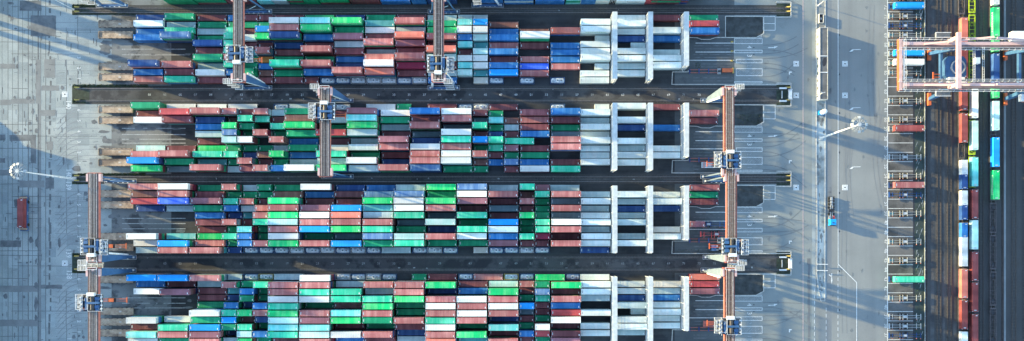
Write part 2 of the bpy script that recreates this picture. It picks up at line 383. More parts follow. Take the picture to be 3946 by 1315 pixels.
# ------------------------------------------------------------------ markings
mk = MB()
zt = .05
for n, py in ((6,0),(5,1),(4,2),(3,3),(2,4),(1,5)):
    for base in (425, 749, 1076, 100):
        if base == 100 and n in (6,5,4): continue
        text_mb(mk, str(n), X(304), Y(base + py*40.7), zt, 2.0, -PI/2, MARK)
for s_, px, py in (('140',264,404),('140',264,668),('139',264,715),('139',264,976),('138',266,1058),('138',267,1318)):
    text_mb(mk, s_, X(px), Y(py), zt, 3.2, -PI/2, MARK, None, .82)
for py in (366, 1016):
    for n in range(1, 76, 2):
        px = 871 + 29.4*(n-11)
        if px < 560 or (py > 1000 and n % 4 == 1 and rnd.random() < .4): continue
        text_mb(mk, '%02d' % n, X(px), Y(py), zt+.01, 1.35, 0, MARK if (py < 500 and rnd.random() < .6) else MARKF)
def ln(x0, y0, x1, y1, w=.22, mat=MARK, z=zt): mk.line(X(x0), Y(y0), X(x1), Y(y1), w, z, mat)
def rect(x0, y0, x1, y1, w=.22, mat=MARK):
    ln(x0,y0,x1,y0,w,mat); ln(x0,y1,x1,y1,w,mat,zt); ln(x0,y0,x0,y1,w,mat,zt+.002); ln(x1,y0,x1,y1,w,mat,zt+.002)
def hatch(x0, y0, x1, y1, step=6.5):
    x = x0 - (y1 - y0)
    while x < x1:
        a0 = max(x, x0); a1 = min(x + (y1-y0), x1)
        if a1 > a0: ln(a0, y1-(a0-x), a1, y1-(a1-x), .20, MARKF, zt-.003)
        x += step
for top in (-275, 49.5, 390, 700, 1041):
    T = lambda t: top + (t-125)/2.524 + (0 if top != 49.5 else -1)
    for t, x0 in ((423,2680),(510,2680),(590,2656)):
        ln(x0, T(t), 2829, T(t), .28)
    ln(2829, T(423), 2829, T(580), .15, MARKF)
    rect(2830, T(378), 2937, T(428), .2); hatch(2830, T(378), 2937, T(428))
    rect(2830, T(492), 2937, T(517)); hatch(2830, T(492), 2937, T(517))
    rect(2837, T(580), 2937, T(615)); hatch(2837, T(580), 2937, T(615))
    rect(2837, T(672), 2937, T(740)); hatch(2837, T(672), 2937, T(740))
    rect(2830, T(797), 2937, T(811)); hatch(2830, T(797), 2937, T(811))
    mk.poly([(X(2916),Y(T(378))+.02),(X(2937),Y(T(338))),(X(2937),Y(T(378))+.02)], zt-.004, MARKF)
    rect(2941, T(165), 2987, T(298)); ln(2941, T(233), 2987, T(233))
    text_mb(mk, '4', X(2887), Y(T(462)), zt, 2.6, -PI/2, MARK)
    text_mb(mk, '3', X(2887), Y(T(547)), zt, 2.6, -PI/2, MARK)
    text_mb(mk, '2', X(2887), Y(T(641)), zt, 2.4, -PI/2, MARKF)
    text_mb(mk, '1', X(2887), Y(T(770)), zt, 2.4, -PI/2, MARKF)
    ln(2960, T(468), 2985, T(466), .3); mk.poly([(X(2983),Y(T(476))),(X(2997),Y(T(455))),(X(2983),Y(T(455)))], zt+.003, MARK)
    ln(3040, T(705)+0, 3051, T(705), .45); ln(3042, T(705), 3042, T(730), .45, MARK, zt+.002)
ln(3094.5, -200, 3094.5, 1500, .32, MARKP)
ln(3143, -200, 3143, 1140, .22, MARKF)
ln(3229.5, -200, 3229.5, 1018, .25, MARK); ln(3229, 1018, 3301, 1089, .28); ln(3301, 1089, 3301, 1500, .28)
for k in range(14):
    y = 1022 + k*24; ln(3229, y, 3229, y+13, .22)
    ln(3138.5, y+90, 3138.5, y+104, .2); 
    if k > 5: ln(3183.5, y+20, 3183.5, y+34, .2)
ln(3205, 1053, 3205, 1085, .3); mk.poly([(X(3202),Y(1078)),(X(3208),Y(1078)),(X(3205),Y(1096))], zt+.002, MARK)
ln(3205, 1067, 3194, 1058, .35)
for px, py in ((3290,192),(3290,416),(3290,644)):
    ln(px-6, py, px+26, py-1, .25); mk.poly([(X(px-18),Y(py+8)),(X(px-6),Y(py+7)),(X(px),Y(py)),(X(px-6),Y(py-1))], zt+.003, MARK)
for k_ in range(46): blob(mk, rnd.uniform(3150,3180), rnd.uniform(400,1120), rnd.uniform(2,6), rnd.uniform(3,12), .03+k_*.0003, DARKTRACK)
ln(3420, -200, 3420, 1500, .35, MARK)
for k in range(-2, 40):
    ln(3420, 9.9+36.09*k, 3518, 9.9+36.09*k, .22, MARK, zt+.003)
for n in range(36, 75):
    text_mb(mk, str(n), X(3413.5), Y(29+36.09*(72-n)), zt+.006, 2.1, -PI/2, MARK, None, .95)
structure('pavement_markings', mk)
sh = MB()
sh.quad(X(3129), X(3142), Y(1500), Y(-200), .013, SALT2)
sh.quad(X(3146), X(3184), Y(1150), Y(390), .02, SALT)
sh.quad(X(3184.5), X(3204), Y(1500), Y(-200), .012, ground_mat('worn_lane', (.17,.185,.20), (.21,.225,.235), .05))
for k in range(12):
    sh.quad(X(3112+rnd.uniform(-2,2)), X(3122+rnd.uniform(-2,2)), Y(1020+k*28), Y(985+k*28+rnd.uniform(0,12)), .016+k*.0004, ground_mat('tyre_dark', (.13,.14,.15),(.17,.18,.19),.3) if 'tyre_dark' not in MATS else MATS['tyre_dark'])
for top in (-275, 49.5, 390, 700, 1041):
    for t in (463, 547, 641, 770):
        y0 = top + (t-125)/2.524
        for o_ in (-9, 9):
            e = rnd.uniform(-75, 75); x1 = rnd.uniform(3060, 3125)
            pts = [(2940 + (x1-2940)*q/10, y0 + o_ + e*(q/10)**2.4) for q in range(11)]
            for (ax, ay), (bx, by) in zip(pts, pts[1:]): sh.line(X(ax), Y(ay), X(bx), Y(by), .38, .018 + rnd.random()*.004, DARKTRACK)
for k in range(60):
    px, py = rnd.uniform(2950, 3400), rnd.uniform(0, 1315)
    if 3125 < px < 3200: continue
    sh.poly([(X(px)+rnd.uniform(.1,.8)*math.cos(a), Y(py)+rnd.uniform(.2,1.4)*math.sin(a)) for a in [2*PI*q/9 for q in range(9)]], .024 + k*.0002, DARKTRACK)
for k in range(7):
    px = rnd.uniform(3245, 3400); y_ = rnd.uniform(-60, 900); L_ = rnd.uniform(200, 600); c_ = rnd.uniform(-25, 25)
    for o_ in (0, 17):
        pts = [(px + o_ + c_*math.sin(q/3), y_ + L_*q/10) for q in range(11)]
        for (ax, ay), (bx, by) in zip(pts, pts[1:]): sh.line(X(ax), Y(ay), X(bx), Y(by), .3, .019 + rnd.random()*.004, ROADTR)
structure('road_wear', sh)
sg = MB()
for i in range(16):
    x = 3090 - i*3.2; y = 765 + 0.9*i*i*.55
for px, py in ((3232,135),(3232,287),(3232,436),(3232,588),(3232,744),(3232,892),(3232,1045),(3232,1195)):
    sg.quad(X(px)+.05, X(px)+.5, Y(py)-.35, Y(py)+.35, .03, DARK)
for top in (49.5, 390, 700, 1041):
    for t in (463, 530): sg.quad(X(2903), X(2907), Y(top+(t-125)/2.524+2), Y(top+(t-125)/2.524-2), .03, DARK)
for px, py in ((3068,246),(3256,246),(3068,368),(3256,368),(3068,723),(3256,723),(250,364),(250,1015)):
    sg.box(X(px)-1.15, X(px)+1.15, Y(py)-1.15, Y(py)+1.15, 0, .055, MARK)
    for a in range(2):
        r = .8 - a*.05; sg.line(X(px)-r, Y(py)-r*(1 if a else -1), X(px)+r, Y(py)-r*(1 if a else -1), .12, .060+a*.003, MARKF)
        sg.line(X(px)-r*(1 if a else -1), Y(py)-r, X(px)-r*(1 if a else -1), Y(py)+r, .12, .061+a*.003, MARKF)
    sg.box(X(px)-.28, X(px)+.28, Y(py)-.28, Y(py)+.28, .055, .08, DARK)
structure('drain_covers_and_plates', sg)

# kerbs of the median
kb = MB()
def kpoly(pts, w=.3, h=.14, mat=KERB, z0=0.0):
    for (ax, ay), (bx, by) in zip(pts, pts[1:]): kb.bar((X(ax),Y(ay),z0+h/2), (X(bx),Y(by),z0+h/2), w, h, mat)
kpoly([(3146,-100),(3146,600),(3149,900),(3147,1050),(3153,1110),(3163,1160)], .35, .16)
kpoly([(3180,-100),(3180,600),(3178,1160),(3163,1160)], .35, .16)
structure('median_kerb', kb)

# ------------------------------------------------------------------ containers
CW, CH = 2.44, 2.59
L40, L20 = 12.19, 6.06
def body_mb(L, h, mat, corr=True, simple=False):
    m = MB(); l = L/2; w = CW/2
    if simple:
        m.box(-l, l, -w, w, .02, h, mat, False); return m
    # corrugated long sides
    n = int(L/.56)
    for sgn in (-1, 1):
        pts = []
        for i in range(n+1):
            x = -l + .15 + (L-.3)*i/n; pts.append((x, sgn*(w - (.02 if i % 2 else .08))))
        vs = [(x,y,.16) for x,y in pts] + [(x,y,h-.1) for x,y in pts]; k = len(pts)
        m.add(vs, [(i,i+1,k+i+1,k+i) for i in range(k-1)], mat)
        m.box(-l, l, sgn*w-.10*(sgn>0), sgn*w+.10*(sgn<0), .0, .16, mat)
        m.box(-l, l, sgn*w-.10*(sgn>0), sgn*w+.10*(sgn<0), h-.12, h, mat)
        for ex in (-1, 1):
            m.box(ex*l-.15*(ex>0), ex*l+.15*(ex<0), sgn*w-.15*(sgn>0), sgn*w+.15*(sgn<0), .0, h-.002, mat)
    # corrugated roof
    m.box(-l+.35, -l+.75, -.55, .5, h-.03, h-.012, STEEL); m.box(l-.75, l-.45, -.9, -.2, h-.03, h-.012, WHITE)
    n = int(L/.5); pts = [(-l+.1+(L-.2)*i/n, h-(.034 if i % 2 else .022)) for i in range(n+1)]; k = len(pts)
    vs = [(x,-w+.1,z) for x,z in pts] + [(x,w-.1,z) for x,z in pts]
    m.add(vs, [(i,i+1,k+i+1,k+i) for i in range(k-1)], mat)
    for ex in (-1, 1):
        m.box(ex*l-.14*(ex>0), ex*l+.14*(ex<0), -w+.1, w-.1, h-.12, h-.003, mat)
    m.box(-l+.02, -l+.06, -w+.15, w-.15, .1, h-.1, mat)
    return m
def doors_mb(L, h, mat):
    m = MB(); l = L/2; w = CW/2
    m.box(l-.06, l-.015, -w+.15, -.01, .1, h-.12, mat); m.box(l-.06, l-.015, .01, w-.15, .1, h-.12, mat)
    for y in (-.85, -.35, .35, .85): m.tube((l+.015,y,.15), (l+.015,y,h-.15), .025, .025, STEEL, 6)
    return m
def fit_mb(L, h):
    m = MB(); l = L/2; w = CW/2
    for ex in (-1,1):
        for sy in (-1,1):
            m.box(ex*l-.20*(ex>0)+.0, ex*l+.20*(ex<0), sy*w-.18*(sy>0), sy*w+.18*(sy<0), h-.11, h+.012, WHITE)
    return m
MESH = {}
def prep(kind, L, h):
    key = (kind, L, h)
    if key in MESH: return MESH[key]
    bb = body_mb(L, h, pm('G')); bb.merge(fit_mb(L, h), Matrix.Identity(4))
    MESH[key] = {'body': bb.mesh('container_body'), 'doors': doors_mb(L, h, pm('G')).mesh('container_doors')}
    return MESH[key]
LETTER = {}
def letter_mesh(word, mat, L, h, side):
    key = (word, mat.name, side)
    if key not in LETTER:
        m = MB()
        if side == 's': text_mb(m, word, 0, -CW/2-.012, h*.52, 1.5, 0, mat, PI/2, 1.05)
        else: text_mb(m, word, 0, CW/2+.012, h*.52, 1.5, PI, mat, PI/2, 1.05)
        LETTER[key] = m.mesh('lettering')
    return LETTER[key]
def container(col, L, loc, rz, label, h=CH, group='shipping containers stacked in the yard', word=None, wmat=None, side='s'):
    ms = prep('dry', L, h); mat = pm(col)
    t = thing('shipping_container', label, 'container', loc, rz, group)
    b = link('body', ms['body'], t); d = link('doors', ms['doors'], t)
    for o in (b, d):
        o.material_slots[0].link = 'OBJECT'; o.material_slots[0].material = mat
    if word: link('lettering', letter_mesh(word, wmat or MARK, L, h, side), t)
    return t
RM = {}
def reefer(col, L, loc, label, word=None):
    h = 2.75; mat = REEFG if col in 'Yy' else (pm('Z') if col in 'Zz' else REEF)
    if L not in RM:
        l = L/2; bb = body_mb(L, h, REEF); bb.merge(fit_mb(L, h), Matrix.Identity(4)); b = bb.mesh('reefer_body'); c = MB(); w = CW/2
        c.box(-l-.03, -l+.015, -w+.2, w-.2, .25, h-.2, WHITE)
        c.box(-l-.05, -l-.031, -w+.35, w-.35, 1.5, 2.3, DARK); c.tube((-l-.06,-.5,1.9), (-l-.09,-.5,1.9), .32, .32, STEEL, 12); c.tube((-l-.06,.5,1.9), (-l-.09,.5,1.9), .32, .32, STEEL, 12)
        RM[L] = (b, c.mesh('cooling_unit'), doors_mb(L, h, REEF).mesh('reefer_doors'))
    t = thing('refrigerated_container', label, 'refrigerated container', loc, 0, 'white refrigerated containers between the racks')
    for nm, i in (('body', 0), ('doors', 2)):
        o = link(nm, RM[L][i], t); o.material_slots[0].link = 'OBJECT'; o.material_slots[0].material = mat
    link('cooling_unit', RM[L][1], t)
    if word: link('lettering', letter_mesh(word, pm('G'), L, h, 's'), t)
    return t
TM = {}
def tankc(kind, loc, label):
    fm = {'q': CRBLUE, 'u': STEEL, 'y': YEL, 'b': pm('N')}[kind]
    tm = TANKW if kind != 'y' else TANKW
    if kind not in TM:
        l = L20/2; w = CW/2; h = 2.55; f = MB()
        for sy in (-1,1):
            for z in (.08, h-.08): f.bar((-l,sy*(w-.07),z), (l,sy*(w-.07),z), .13, .13, fm)
        for ex in (-1,1):
            for sy in (-1,1): f.bar((ex*(l-.07),sy*(w-.07),0), (ex*(l-.07),sy*(w-.07),h), .15, .15, fm, (0,1,0))
            for z in (.08, h-.08): f.bar((ex*(l-.07),-w,z), (ex*(l-.07),w,z), .13, .13, fm)
            f.bar((ex*(l-.08),-w+.1,.15), (ex*(l-.08),w-.1,h-.15), .08, .08, fm)
        t = MB(); 
        ring = [(-2.75,.55),(-2.6,.85),(-2.3,1.06),(-1,1.1),(1,1.1),(2.3,1.06),(2.6,.85),(2.75,.55)]
        for (xa,ra),(xb,rb) in zip(ring, ring[1:]): t.tube((xa,0,1.25), (xb,0,1.25), ra, rb, tm, 20)
        for x in (-1.6, -.5, .6, 1.7): t.tube((x-.04,0,1.25), (x+.04,0,1.25), 1.125, 1.125, STEEL, 20)
        wk = MB(); wk.box(-2.4, 2.4, -.28, .28, 2.40, 2.44, STEEL); wk.box(-.55, .55, -.75, .75, 2.39, 2.47, WHITE)
        wk.box(-.32, .32, -.32, .32, 2.47, 2.60, pm('J')); wk.tube((1.5,0,2.44), (1.5,0,2.6), .25, .25, DARK, 12)
        wk.box(-2.35, -1.7, .3, .8, 2.38, 2.46, WHITE)
        TM[kind] = (f.mesh('tank_frame'), t.mesh('tank_vessel'), wk.mesh('tank_walkway'))
    o = thing('tank_container', label, 'tank container', loc, 0, 'tank containers along the block edges')
    link('frame', TM[kind][0], o); link('tank', TM[kind][1], o); link('walkway', TM[kind][2], o)
    return o

# rows: list of (start j, token string). Upper case = 40 ft, lower = 20 ft, digit = stack height; _ skips one bay, = two
ROWS = {
'A': [
 'N1 G2 M1 b1 m1 m1 M1 G1 N1 G1 M1 Y1 y1 y1 = = =',
 'W2 Y1 G1 g1 g1 g1 W4 A4* E4* T2 P4 G2 a3 l3 H1 _ _ _ _',
 'B1 K2 Y1 k2 m1 l3 P4 E4* G2 W2 Y2 E2 w3 w3 B1 H1 S2',
 'B2* V4 G1 k3 w2 e3 N4 B2 U3 M2 S4 P3 b2 i2 B2 W4* _ _',
 '= = N3 k3 m1 m1 N1 M1 Y2 P4 U3 M1 a2 t1 P1 M1 B1',
 '= = M2 k3 t1 p3 M1 P4 M2 Y1 M2 S4 m1 i2 B2 _ _ B1',
 '= = G3 p3 g1 o1 G1 G1 B1 P3 P4 I3 w2 w2 M1 P1 B1',
 'N4* P3 Y1 k3 g1 b1 K4* P4 N1 W4 C2 M1 a2 w2 B2* Q1 P1',
 'B2 M2 W2 b2 g3 h1 G1 B2 P4* S3 M1 Y1 i2 t1 L2 P1 _ _',
 'P2 K2* M1 m1 m1 m1 M1 m1 q1 q1 u1 u1 u1 q1 u1 B1 _ z1 q1 _ q1 _ b1q'],
'B': [
 'G3 W1 W1 W1 _ q1 Y1 q1 u1 _ W1 g1 _ M1 q1 u1 M1 _ _ q1 _',
 'M1 R4 P5 p4 m3 p4 y2 G4* M1 U5 W2 B5 W4 m2 g1 _ M3 B4',
 'W2 M3 N2 h1 k4 k3 m2 H4 Y2 A5 G2 M3 P4* j1 a2 h1 P2 M2',
 '= = B2 e4 g3 _ k3 E5* G1 E5* Y1 P5 J1 k4 g1 y1 M2 G1',
 '= = Y2 v4 g1 p4 g1 G3 R4 Y4 M1 J1 W5 m1 n1 m1 B2 J1',
 '= = M1 i4 w4 _ p4 B1 M1 Y1 U5 N2 K5 l4 k4 K2 _ P4',
 'I1 M1 E1 g2 g1 g1 y1 G2 W2 Y3 P4 W4 P4 g1 k2 u2u M1 P4*',
 'P3 P5 K3 k3 n1 h2 e4 B1 K4 G1 M1 P4 W4 p4 m1 g1 G1 _ _',
 'L5 G2 T1 g1 p4 m1 g1 Y1 Y3 W5 N1 P5 W5 h1 b1 v2 B1 M1',
 'E3 J1 P5 y1 m3 p4 b3 W5 E4 Y3 P5 V4 G1 g1 _ m1 W2 K2'],
'C': [
 'P4 W5 G1 p4 y1 g2 G1 W4 N1 B1 Y2 E3 V4 Y1 k4 u2v Y1',
 'H3 P5 M2 g1 g1 g1 H2 B1 M2 V3 V4 G2 W4 P4 m1 k3 P4',
 'R3 Q5 U4 k3 p3 m1 E5 M1 M1 E5 W5 E5 U4 M1 p3 g1 J2',
 'N1 Y1 G3 b3 y2 p3 P5 U4 L5 T4 W5 P5 M1 J2 m1 g1 P4',
 '= = B2 n1 t1 p4 E5 W5 S5 Y4 K5 J1 K5 M1 e4 g2 J2',
 '= = M2 p4 m1 k4 I5 P5 P5 P5 J1 I5 G1 L4 g1 k4 W5',
 '= = M1 g1 a4 g1 P5 L5 E5 K5 G2 N1 K5 W4 g1 k4 P5',
 'W5 A1 E1 k4 b4 g1 W5 G1 J2 V5 I5 P5 W4 B3 k4 c3 M1',
 'W2 L5 P2 g1 b4 u4u E5 P5 L5 G4 K5 G1 G1 U3 m2 m1 P5',
 'Y1 P5 P5 n1 q1 q1 q1 u1 q1 u1 q1 u1 q1 Y1 q1 u1 q1 _ z1 q1 q1 u1 q1 _ _ q1'],
'D': [
 'L5 L5 P5 y1 q1 y1y Y1 W5 u1 q1 u1 q1 _ g1 M1 q1 P1 y1y q1 E2 q1',
 'B1 M1 Y1 p4 g2 k4 P5 P5 Y1 P4 P5 E5 M1 I1 p2 g3 E5',
 'W2 U4 M1 t1 b3 g1 P5 K5 K5 Y2 P5 N1 B2 E5 m1 v4 M2',
 '= = M1 n1 g3 g1 W5 W5 K5 K5 E5 P5 W5 P5 g1 k3 P4',
 '= = G1 b3 n1 b4 K5 G1 M2 E5 G2 W5 P5 W5 l4 m2 B3',
 '= = W5 k4 e4 p4 E5 P5 A5 P5 G2 P5 W5 P5 j1 m1 R3',
 'W5 W2 G4 l4 m2 n3 I5 U5 E5 G5 P5 K5 P5 N1 m1 g1 W4',
 'M3 K5 L5 g4 k4 g1 A5 A5 M1 G1 M3 W5 G1 A5 g1 w4 M1',
 'A5 P5 U5 n1 i4 b4 K5 I5 W5 P5 N1 P5 E5 M1 b3 r3 M3',
 'W4 G4 P5 y3 e4 g2 M2 P5 B1 M3 Y1 S5 T1 P5 m1 g2 U3'],
'Z': [
 '= G3 G3 M3 l2 b2 g2 Y3 G3 M3 G3 b3 N3 _ B3 B3 B3 a3 n3 = R3 M3',
 '= G3* G3* M3* a2 y2 g3 g3* G3* M3* B2* b3 N3* _ B3 B3 B2 a3 b3 = R2 N3'],
}
# block edge columns beside the racks: [beside rack one, between one and two, between two and three, past three]
RR = {
'A': ['-','W1 Y1 P1_','W3 Y2','W3* Y1','w1R -','W1 -']}
REEFERS = {  # per row: four tokens (columns 28.44, gap 1, gap 2, far); lower case 20 ft at the right half; '-' none
'A': ['- W1 M1 G1','W3 A2 - R2','W3* W1 W2 B2','w1 N1 B1 -','W2 y1 - -','W2 W2 Y1 -','W3 W2 W2 -','w1 Y1 W2 -','W1 W1 - -','W1 - - -'],
'B': ['w1 W2 M1 -','W3 - - P2','Y1 W2 - M1','W2 N1 B1 -','W1 - - -','W3 W2 - -','W1 Y1 W1 -','W1 W2 W1 -','W2 W1 - -','- - - -'],
'C': ['- - - M2','Y2 W3 W1 G1','W3 Y1 W3 M1','Y1 N1 N1 -','W2 Y1 - -','W3 Y2 - -','Y1 - Z1 -','W3 Y1 W2 -','W3 W3 - -','N1 - - -'],
'D': ['W1 - - S2','W3 W1 Z2 R2','W3 W1 Y1 U2','Y2 N1 B1 -','- Y3 W1 -','W3 y1 W2 -','- W3 W1 -','W2 W3 W1 -','W2 Y1 - -','- - - -'],
'Z': ['W3 W2 M1 -', 'Y3 W2 M3 -']}
def cell_h(d): return [0, 2.6, 5.2, 7.8, 10.4, 11.9][d]
def nlev(d): return [0, 1, 2, 3, 4, 4][d]
def gx_bay(j): return X(1795 + 58.75*(j-20))
BLK = {'Z':'topmost','A':'upper','B':'second','C':'third','D':'lowest'}
ROWN = ORD
cells = []
for bk, rows in ROWS.items():
    for r, s in enumerate(rows):
        ry = (RT[bk] + 25.8 + 26.5*r) if bk != 'Z' else (6 - 26.5*(1-r))
        j = -1
        for tok in s.split():
            if tok == '_': j += 1; continue
            if tok == '=': j += 2; continue
            c, d = tok[0], int(tok[1]); ex = tok[2:]
            is20 = c.islower(); cj = j if is20 else j + .5
            kind = 'dry'
            if c == 'q' or (c == 'u' and not ex.startswith(('u','v')) and is20) or ex in ('y', 'q'):
                kind = 'tank'
            cells.append(dict(b=bk, r=r, x=gx_bay(cj), y=Y(ry), c=c, d=d, star='*' in ex, k=kind, L=L20 if is20 else L40, ex=ex, j=j))
            j += 1 if is20 else 2
for bk, rows in REEFERS.items():
    for r, s in enumerate(rows):
        ry = (RT[bk] + 25.8 + 26.5*r) if bk != 'Z' else (6 - 26.5*(1-r))
        for i, tok in enumerate(s.split()):
            if tok == '-': continue
            c, d = tok[0], int(tok[1]); is20 = c.islower()
            x = X((2290.5, 2426.5, 2560.5, 2706)[i]) + (3.1 if is20 else 0)
            cells.append(dict(b=bk, r=r, x=x, y=Y(ry), c=c, d=d, star='*' in tok, k='reefer' if c in 'WwYyZA' and i < 3 else 'dry', L=L20 if is20 else L40, ex='', j=28+i*3, col=i))
# block Z's row edge overlay
def cname(c):
    if c['k'] == 'tank': return 'tank'
    k = c['c'].upper()
    return PAINT[k][5] if k in PAINT else 'grey'
PNAME = {'Z':'half-hidden top edge block','A':'uppermost full block','B':'second block from top','C':'third block from top','D':'bottom block'}
rowmap = {}
for c in cells: rowmap.setdefault((c['b'], c['r']), []).append(c)
for k, l in rowmap.items():
    l.sort(key=lambda c: c['x'])
    for i, c in enumerate(l): c['i'] = i; c['n'] = len(l)
used = {}
def lab(c, noun):
    l = rowmap[(c['b'], c['r'])]; i = c['i']
    pos = (ORD[i] + ' from left') if i < len(l)/2 else (('last' if i == len(l)-1 else ORD[len(l)-1-i] + ' from right'))
    size = 'short' if c['L'] == L20 else 'long'
    row = ORD[c['r']] + ' row' if c['b'] != 'Z' else ('edge row' if c['r'] == 1 else 'hidden row')
    nm = cname(c)
    hh = {1:'low', 2:'two-high', 3:'three-high', 4:'high', 5:'topmost'}[c['d']]
    blk = {'Z':'cut-off top block','A':'uppermost full block','B':'second full block','C':'third full block','D':'bottom block'}[c['b']]
    s = f"{size} {nm} {noun}, {pos} in {row} of {blk}" if noun != 'tank container' else f"{noun}, {pos} in {row} of {blk}"
    return s
dry = [c for c in cells if c['k'] == 'dry']
EXTRA = 33
# visible size: long before short, high before low
dry.sort(key=lambda c: (-(c['b'] != 'Z'), -c['L'], -c['d'], -abs(c['x'])))
n_ind = 300 - EXTRA
indiv = set(id(c) for c in dry[:n_ind])
stuff = MB()
SB = {L: body_mb(L, CH, pm('G')) for L in (L40, L20)}
SF = {L: fit_mb(L, CH) for L in (L40, L20)}
under = ['M','M','M','G','G','N','B','Y','J','P','M','G','H','T','C']
LET = MB()
for c in cells:
    top = cell_h(c['d']); n = nlev(c['d']); hh = top / n if n else 0
    k = c['c'].upper(); x, y = c['x'] + rnd.uniform(-.14, .14), c['y'] + rnd.uniform(-.07, .07)
    if c['k'] == 'reefer':
        z = top - 2.6
        reefer(c['c'], c['L'], (x, y, z + .03), lab(c, 'refrigerated container'), 'EVERGREEN' if c['star'] else None)
        ucol = [REEF, REEFG]
        for q in range(n-1):
            stuff.merge(body_mb(c['L'], CH, REEF, simple=True), Matrix.Translation((x, y, .03 + q*2.6)), {REEF: ucol[rnd.random() < .5]})
        continue
    if c['k'] == 'tank':
        kk = {'q':'q','u':'u','y':'y','b':'b'}.get(c['c'], 'q')
        tankc(kk, (x, y, .03), lab(c, 'tank container')); continue
    if k not in PAINT: k = 'H'
    h = CH if c['d'] != 5 else 2.9
    z = top - h
    if id(c) in indiv:
        container(k, c['L'], (x, y, z + .03), 0, lab(c, 'container'), h, word='EVERGREEN' if c['star'] and k in 'GEKAP' and c['L'] == L40 and k != 'P' else None)
        if c['star'] and k == 'P': pass
    else:
        stuff.merge(SB[c['L']], Matrix.Translation((x, y, z + .03)), {pm('G'): pm(k)})
        stuff.merge(SF[c['L']], Matrix.Translation((x, y, z + .03)))
    step = (top - h) / max(1, n-1)
    for q in range(n-1):
        u = rnd.choice(under)
        if k in 'GEK' and rnd.random() < .4: u = 'G'
        if k in 'BLV' and rnd.random() < .4: u = 'N'
        if c['b'] == 'Z' and rnd.random() < .6: u = k
        if c['star'] and q == n-2 and k == 'W': u = 'G'
        stuff.merge(body_mb(c['L'], min(step, CH) - .02, pm('G'), simple=True), Matrix.Translation((x + rnd.uniform(-.05,.05), y, .03 + q*step)), {pm('G'): pm(u)})
o = stuff.build('container_stacks', None, False); o['kind'] = 'stuff'; o['label'] = 'lower and smaller shipping containers filling the stacks of the yard'; o['category'] = 'containers'

# ------------------------------------------------------------------ refrigerated container racks
def rack(px_c, top, bot, label, first=[None]):
    x = X(px_c); w = .97; z = 11.1; y0, y1 = Y(bot), Y(top)
    t = thing('service_rack', label, 'rack', (x, (y0+y1)/2, 0), 0, 'tall white service racks across the blocks')
    hl = (y1-y0)/2
    r = MB(); n = int(2*hl/.45)
    for i in range(n):
        a = -hl + 2*hl*i/n; r.box(-w, w, a+.05, a+2*hl/n-.05, z-.10, z-(.03 if i % 7 == 3 else 0), RACKW)
    r.box(-w-.03, w+.03, -hl, hl, z-.16, z-.101, RACKW); r.build('roof', t)
    f = MB(); nb = max(4, round(2*hl/5.6))
    for i in range(nb+1):
        a = -hl + .1 + (2*hl-.2)*i/nb
        for sx in (-1, 1): f.bar((sx*(w-.08), a, 0), (sx*(w-.08), a, z-.16), .16, .16, RACKW, (0,1,0))
        if i < nb:
            b = a + (2*hl-.2)/nb
            for sx in (-1, 1): f.bar((sx*(w-.05), a, 8.0), (sx*(w-.05), b, 10.6), .08, .08, RACKW)
    f.build('frame', t)
    for lv in (2.6, 5.2, 7.8):
        p = MB(); p.box(-w+.05, w-.05, -hl+.05, hl-.05, lv-.06, lv, STEEL)
        for sx in (-1, 1):
            for hz in (.55, 1.1): p.bar((sx*(w-.03), -hl, lv+hz), (sx*(w-.03), hl, lv+hz), .05, .05, RACKW)
        p.build('platform', t)
    s = MB()
    for k in range(4):
        s.bar((-.6 if k % 2 else .6, -hl-.05, k*2.6), (.6 if k % 2 else -.6, -hl-.05, k*2.6+2.55), .5, .06, STEEL)
    s.build('stair', t)
for bk in 'ABCD':
    for i, (px, o1) in enumerate(((2359.5, 273), (2493, 273), (2627.5, 224))):
        rack(px, RT[bk] + 22, RT[bk] + o1, ('left','middle','short right')[i] + ' white roofed service rack crossing the ' + {'A':'uppermost full block','B':'second full block','C':'third full block','D':'bottom block'}[bk])
for i, px in enumerate((2359.5, 2493)):
    rack(px, -250, 12, ('left','right')[i] + ' white roofed service rack at top edge of picture')

